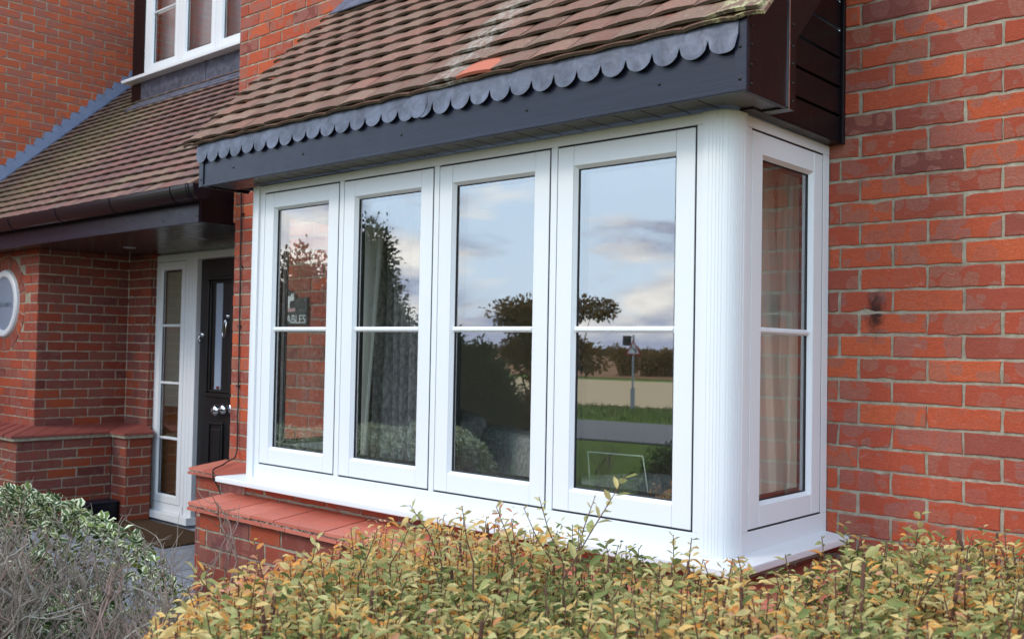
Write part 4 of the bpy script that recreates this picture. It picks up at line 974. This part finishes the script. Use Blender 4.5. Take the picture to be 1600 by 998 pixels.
def warm(px, py): return .42+.30*noise2(px, py, 5.5, 4)+.28*np.clip((.0-px)/.5, 0, 1)+.10*np.clip((px-.5)/.5, 0, 1)
def stem_leaves(base, tip, cnt, sz, w0, spread=1.0, start=.0):
    for i in range(cnt):
        t = start+(1-start)*(i+.5)/cnt; p = base.lerp(tip, t); a = i*2.4+random.uniform(-.5, .5)
        up_ = .55+.8*t; d = Vector((math.cos(a), math.sin(a), up_*random.uniform(-.1, .75)))
        LP.append(p[:]); LD.append(d[:]); LS.append(sz*random.choice((.55, .75, .9, 1.0, 1.15, 1.5))*random.uniform(.85, 1.15)*(1.05-.35*t)); LR.append(w0+random.gauss(0, .19)-.08*t)
for i in range(len(x)):
    lean = Vector((random.gauss(0, .05), random.gauss(0, .05), 0)); tp = Vector((x[i], y[i], tz[i])); ln_ = .24 if ed[i] > .10 else .5
    bs = tp-Vector((0, 0, ln_))-lean
    if random.random() < .5: mbs.tube([bs-Vector((0, 0, .25)), bs, tp], [.003, .0026, .0012], 4, cap=False)
    w0 = float(warm(x[i], y[i]))+random.gauss(0, .13)
    stem_leaves(bs, tp, 22 if ed[i] > .1 else 32, random.uniform(.025, .036), w0, start=.05)
# cut stubs and stouter reddish stems standing in the top
for i in range(110):
    j = random.randrange(len(x)); p = Vector((x[j], y[j], tz[j]+random.uniform(-.03, .015))); l_ = Vector((random.gauss(0, .03), random.gauss(0, .03), -.22)); mbs.tube([p+l_, p], [random.uniform(.003, .0048)]*2, 6)
mbs.build('stems', 'stem', hd)
leaves('foliage', np.array(LP), np.array(LD), np.array(LS), 'leaf_hedge', hd, .47, np.array(LR))
# long unclipped shoots rising above the top
def ray(px, py, dep):
    d = r2*((px-800)/CAM_F)+u2*(-(py-499)/CAM_F)+fw; return CAM+d*dep
shoots = [((880, 905), (978, 742), 2.05, 17, .043), ((900, 880), (930, 775), 2.3, 12, .024), ((880, 880), (842, 775), 2.25, 16, .024), ((865, 880), (818, 792), 2.3, 14, .022), ((800, 870), (775, 790), 2.25, 14, .026), ((740, 880), (722, 790), 2.1, 16, .026), ((690, 880), (640, 788), 2.15, 18, .027), ((610, 880), (645, 812), 2.2, 12, .024),
          ((1060, 925), (1052, 835), 2.35, 15, .028), ((1100, 930), (1030, 875), 2.4, 12, .024), ((1130, 935), (1150, 880), 2.3, 10, .022), ((360, 960), (300, 888), 2.0, 12, .030), ((470, 900), (495, 840), 2.1, 12, .028), ((1240, 930), (1285, 868), 2.4, 10, .026), ((1480, 920), (1500, 868), 2.2, 9, .026), ((560, 900), (590, 825), 2.1, 12, .026), ((1000, 930), (985, 868), 2.3, 12, .024)]
for (bx, by), (tx_, ty_), dep, cnt, sz in shoots:
    b = ray(bx, by, dep+.03); t = ray(tx_, ty_, dep); LP, LD, LS, LR = [], [], [], []
    mid = b.lerp(t, .5)+Vector((random.gauss(0, .008), 0, random.gauss(0, .006)))
    mb = MB(); mb.tube([b-Vector((0, 0, .15)), b, mid, t], [.0022, .0018, .0014, .0008], 6); so_ = mb.build('shoot', 'stem', hd)
    for i in range(cnt):
        q = .12+.88*(i+.5)/cnt; p = (b.lerp(mid, q*2) if q < .5 else mid.lerp(t, q*2-1)); a = i*2.4; LP.append(p[:]); ax = (t-b).normalized()
        o1 = ax.orthogonal().normalized(); o2 = ax.cross(o1); d = o1*math.cos(a)+o2*math.sin(a)+ax*random.uniform(.4, .9)
        LD.append(d[:]); LS.append(sz*random.uniform(.65, 1.1)*(1-.25*abs(q-.5))); LR.append(random.uniform(.25, .52))
    leaves('shoot_leaves', np.array(LP), np.array(LD), np.array(LS), 'leaf_hedge', so_, .48, np.array(LR), tilt=.3)

# ---- variegated evergreen at the left
eu = empty('euonymus_bush', (-3.2, -1.1, G), 'low evergreen bush with cream edged leaves beside the porch path', 'bush')
EP = [(-5.4, -.50), (-2.2, -.50), (-1.35, -.60), (-.96, -.95), (-.88, -1.5), (-2.6, -2.2), (-4.2, -3.4), (-5.4, -3.0)]
N_ = 52000
x = rng.uniform(-5.4, -1.1, N_*3); y = rng.uniform(-3.4, -.5, N_*3); k = inpoly(x, y, EP); x, y = x[k][:N_], y[k][:N_]
d = edged(x, y, EP); top = .82+.05*noise2(x, y, 2.6, 3)+.04*noise2(x, y, 8, 5)-.36*np.exp(-(d/.13)**1.5)+.06*np.clip((-2.4-x)/1.4, 0, 1)-.12*np.clip((x+2.2)/.9, 0, 1)
near = (y < -.60-.13*(-1.0-x)) & (x > -3.4)
top = np.where(near, top-.30+.10*noise2(x, y, 9, 6), top)
z = top-np.where(rng.random(len(x)) < .55, np.minimum(rng.exponential(.04, len(x)), .3), rng.random(len(x))*.6); z = np.where(d < .10, G+.05+(top-G-.05)*rng.random(len(x)), z)
dirs = rng.normal(0, 1, (len(x), 3)); dirs[:, 2] = np.abs(dirs[:, 2])*.7+.15
leaves('foliage', np.stack([x, y, z], 1), dirs, rng.uniform(.024, .046, len(x)), 'leaf_euo', eu, .74)
mb = MB()
for i in range(12):
    j = rng.integers(len(x)); mb.tube([(x[j]*.97+.03*-3, y[j], G-.02), (x[j], y[j], G+.2)], [.006, .002], 5, cap=False)
mb.build('stems', 'bark', eu)

# ---- bare twiggy shrub in front of it
tw = empty('bare_shrub', (-1.9, -1.3, G), 'bare grey twiggy shrub tangled in front of the cream edged bush', 'shrub')
def wander(p, d, length, r_, depth, mb, bend=.35, seg=5, up_=.10):
    pts = [p.copy()]; dd = d.normalized()
    for i in range(seg):
        dd = (dd+Vector((random.gauss(0, bend), random.gauss(0, bend), random.gauss(0, bend*.8)+up_))).normalized(); p = p+dd*length/seg; pts.append(p.copy())
    mb.tube(pts, [r_*(1-.6*i/seg) for i in range(seg+1)], 5 if r_ > .003 else 4, cap=False)
    if depth > 0:
        for i in range(random.randint(3, 5)):
            k_ = random.randint(1, seg); w = Vector((random.gauss(0, 1), random.gauss(0, 1), random.gauss(.55, .5)))
            wander(pts[k_], (dd+w*.9), length*random.uniform(.45, .75), r_*.58, depth-1, mb, bend, seg, up_)
m1, m2 = MB(), MB()
for i in range(118):
    px_ = random.uniform(-3.1, -1.12); py_ = random.uniform(-1.75, -.78+.12*(px_+1.0))
    b = Vector((px_, py_, G+.12)); wander(b, Vector((random.gauss(0, .35), random.gauss(0, .35), 1)), random.uniform(.34, .46), random.uniform(.0065, .011), 3, m1 if i % 3 else m2, .30, 5, .12)
m1.build('branches', 'twig', tw); m2.build('branches', 'twig2', tw)
m3 = MB()      # thick pale old wood in front
for i in range(44):
    b = Vector((random.uniform(-2.4, -1.35), random.uniform(-1.75, -1.05), random.uniform(.25, .50))); wander(b, Vector((random.gauss(0, 1), random.gauss(0, 1), .35)), random.uniform(.25, .55), random.uniform(.006, .010), 1, m3, .5, 7, 0)
m3.build('old_branches', 'oldwood', tw)

# ---- garden plants behind the viewer (seen in the glass)
random.seed(21); rng = np.random.default_rng(5)
def bush(name, label, cat, c, rad, mat, n, size, squash=.3, trunk=True, lobes=9, group=None, lr=.55):
    t = empty(name, (c[0], c[1], G), label, cat, group); P, Dn = [], []
    for _ in range(lobes):
        th_ = random.uniform(0, 6.283); q = random.uniform(0, .75)
        cc = np.array([c[0]+rad[0]*q*math.cos(th_), c[1]+rad[1]*q*math.sin(th_), c[2]+rad[2]*random.uniform(-.7, .55)]); rr = np.array(rad)*random.uniform(lr*.6, lr)
        k_ = n//lobes; v = rng.normal(0, 1, (k_, 3)); v /= np.linalg.norm(v, axis=1)[:, None]; s_3 = rng.random(k_)**.45*(1+rng.normal(0, .13, k_))
        P.append(cc+v*rr*s_3[:, None]); Dn.append(v+rng.normal(0, .5, (k_, 3)))
    P = np.concatenate(P); Dn = np.concatenate(Dn); P[:, 2] = np.maximum(P[:, 2], G+.02)
    leaves('crown', P, Dn, rng.uniform(size*.6, size*1.3, len(P)), mat, t, .6)
    mb = MB(); b = Vector((c[0], c[1], G-.02))
    for i in range(7):
        tp = Vector((c[0]+random.uniform(-.6, .6)*rad[0], c[1]+random.uniform(-.6, .6)*rad[1], c[2]+random.uniform(-.1, .35)*rad[2])); md = b.lerp(tp, .5)+Vector((random.gauss(0, .05), random.gauss(0, .05), 0))
        mb.tube([b, md, tp], [.035 if cat == 'tree' else .015, .018, .004], 6)
    mb.build('trunk', 'bark', t); return t
bush('holly_tree', 'tall dark evergreen tree reflected in the second pane', 'tree', (-7.2, -4.60, 1.70), (.60, .5, 1.2), 'leaf_dark', 34000, .060, lobes=20)
bush('evergreen_shrub', 'mid height dark evergreen between the tall tree and the low bushes', 'shrub', (-6.55, -5.05, 1.0), (.50, .45, .88), 'leaf_dark', 24000, .055, lobes=14)
bush('evergreen_shrub', 'dense dark evergreen at the foot of the tall tree', 'shrub', (-6.85, -4.95, .95), (.50, .42, .85), 'leaf_dark', 20000, .055, lobes=14)
bush('bare_tree', 'thin twiggy tree turning brown, reflected in the first pane', 'tree', (-8.55, -4.75, 1.55), (.85, .55, 1.30), 'leaf_scrub', 26000, .065, lobes=22)
bush('evergreen_shrub', 'low dark evergreen filling the gap before the rounded bush', 'shrub', (-6.30, -5.30, .92), (.42, .40, .74), 'leaf_dark', 16000, .05, lobes=12)
bush('laurel_bush', 'dark rounded bush reflected in the third pane', 'bush', (-6.1, -5.5, .85), (.62, .55, .75), 'leaf_dark', 22000, .045, lobes=10)
bush('laurel_bush', 'dark bush at the left end of the lawn behind the rounded one', 'bush', (-5.85, -5.95, .70), (.34, .34, .62), 'leaf_scrub', 9000, .045, lobes=10)
bush('oak_tree', 'young tree with brown autumn leaves reflected in the third and fourth panes', 'tree', (-7.45, -8.2, 1.75), (1.20, 1.1, .74), 'leaf_oak', 12000, .07, lobes=30, lr=.30)
bush('box_hedge', 'dark clipped bush on the lawn reflected low in the fourth pane', 'bush', (-3.5, -5.2, .42), (.45, .42, .36), 'leaf_dark', 9000, .03, lobes=8)
for i, (x_, y_) in enumerate([(-30.5, -44.9), (-29.6, -45.9), (-28.6, -46.6), (-27.3, -47.5)]):
    bush('hawthorn', ['brown hawthorn at the left end of the field edge row', 'brown hawthorn second in the field edge row', 'brown hawthorn third in the field edge row', 'brown hawthorn at the right end of the field edge row'][i], 'tree', (x_, y_, 1.0), (.85, .8, .95), 'leaf_haw', 4200, .16, lobes=14, group='hawthorns along the field edge')
bush('hawthorn', 'orange brown thorn tree standing alone behind the road sign', 'tree', (-31.7, -44.2, .95), (.85, .75, .9), 'leaf_haw', 3400, .16, lobes=9, group='hawthorns along the field edge')
# distant wood
x = rng.uniform(-330, 60, 16000); nz = rng.uniform(0, 1, 16000); pp = np.array([(T*float(a)+N*float(240+8*b)) for a, b in zip(x, rng.random(16000))])
h_ = 1.2+.9*(.5+.5*noise2(pp[:, 0], pp[:, 1], .09, 2))
P = np.stack([pp[:, 0], pp[:, 1], G+h_*nz], 1)
wd = leaves('distant_wood', P, rng.normal(0, 1, P.shape), rng.uniform(.8, 1.6, len(P)), 'leaf_scrub', None, .8); setp(wd, 'low brown wood along the far side of the ploughed field', 'wood', kind='stuff')
# rough grass on the far verge
x = rng.uniform(-40, 10, 14000); y = rng.uniform(15.4, 20.2, 14000); P = np.array([(*(T*float(a)+N*float(b)), G-.02) for a, b in zip(x, y)])
dd = rng.normal(0, .35, P.shape); dd[:, 2] = 1
gr = leaves('grass', P, dd, rng.uniform(.06, .14, len(P)), 'leaf_grass', None, .18); setp(gr, 'rough green grass on the road verge', 'grass', kind='stuff')
# road sign
rs = empty('road_sign', (-12.387, -17.308, G), 'triangular warning sign on a grey post beyond the road', 'sign')
zh = Vector((math.sin(R(35)), math.cos(R(35)), 0)); xh = Vector((-zh.y, zh.x, 0))      # face turned towards the house
sc0 = Vector((-12.55, -17.50, 0))
def SP_(u, z, d): v = sc0+xh*u+zh*d; return (v.x, v.y, z)
mb = MB(); mb.tube([(sc0.x, sc0.y, G), (sc0.x, sc0.y, 1.92)], .026, 10); mb.build('post', 'signgrey', rs)
mb = MB(SP_); mb.box(-.055, .055, G, .62, -.05, .05); mb.build('post_sleeve', 'signgrey', rs)
mb = MB(SP_); mb.prism([(-.195, 1.435), (.195, 1.435), (0, 1.80)], .03, .036); pt = mb.build('plate', 'red', rs)
mb = MB(SP_); mb.prism([(-.145, 1.463), (.145, 1.463), (0, 1.735)], .0365, .038); mb.build('plate_face', 'signface', pt)
mb = MB(SP_); mb.prism([(-.075, 1.475), (-.045, 1.475), (-.045, 1.545), (.045, 1.600), (.055, 1.585), (.062, 1.63), (.020, 1.625), (.030, 1.612), (-.075, 1.560)], .0385, .040); mb.build('bend_symbol', 'black', pt)
mb = MB(SP_); mb.box(.05, .26, 1.66, 1.90, -.05, .0); mb.build('second_plate', 'black', rs)
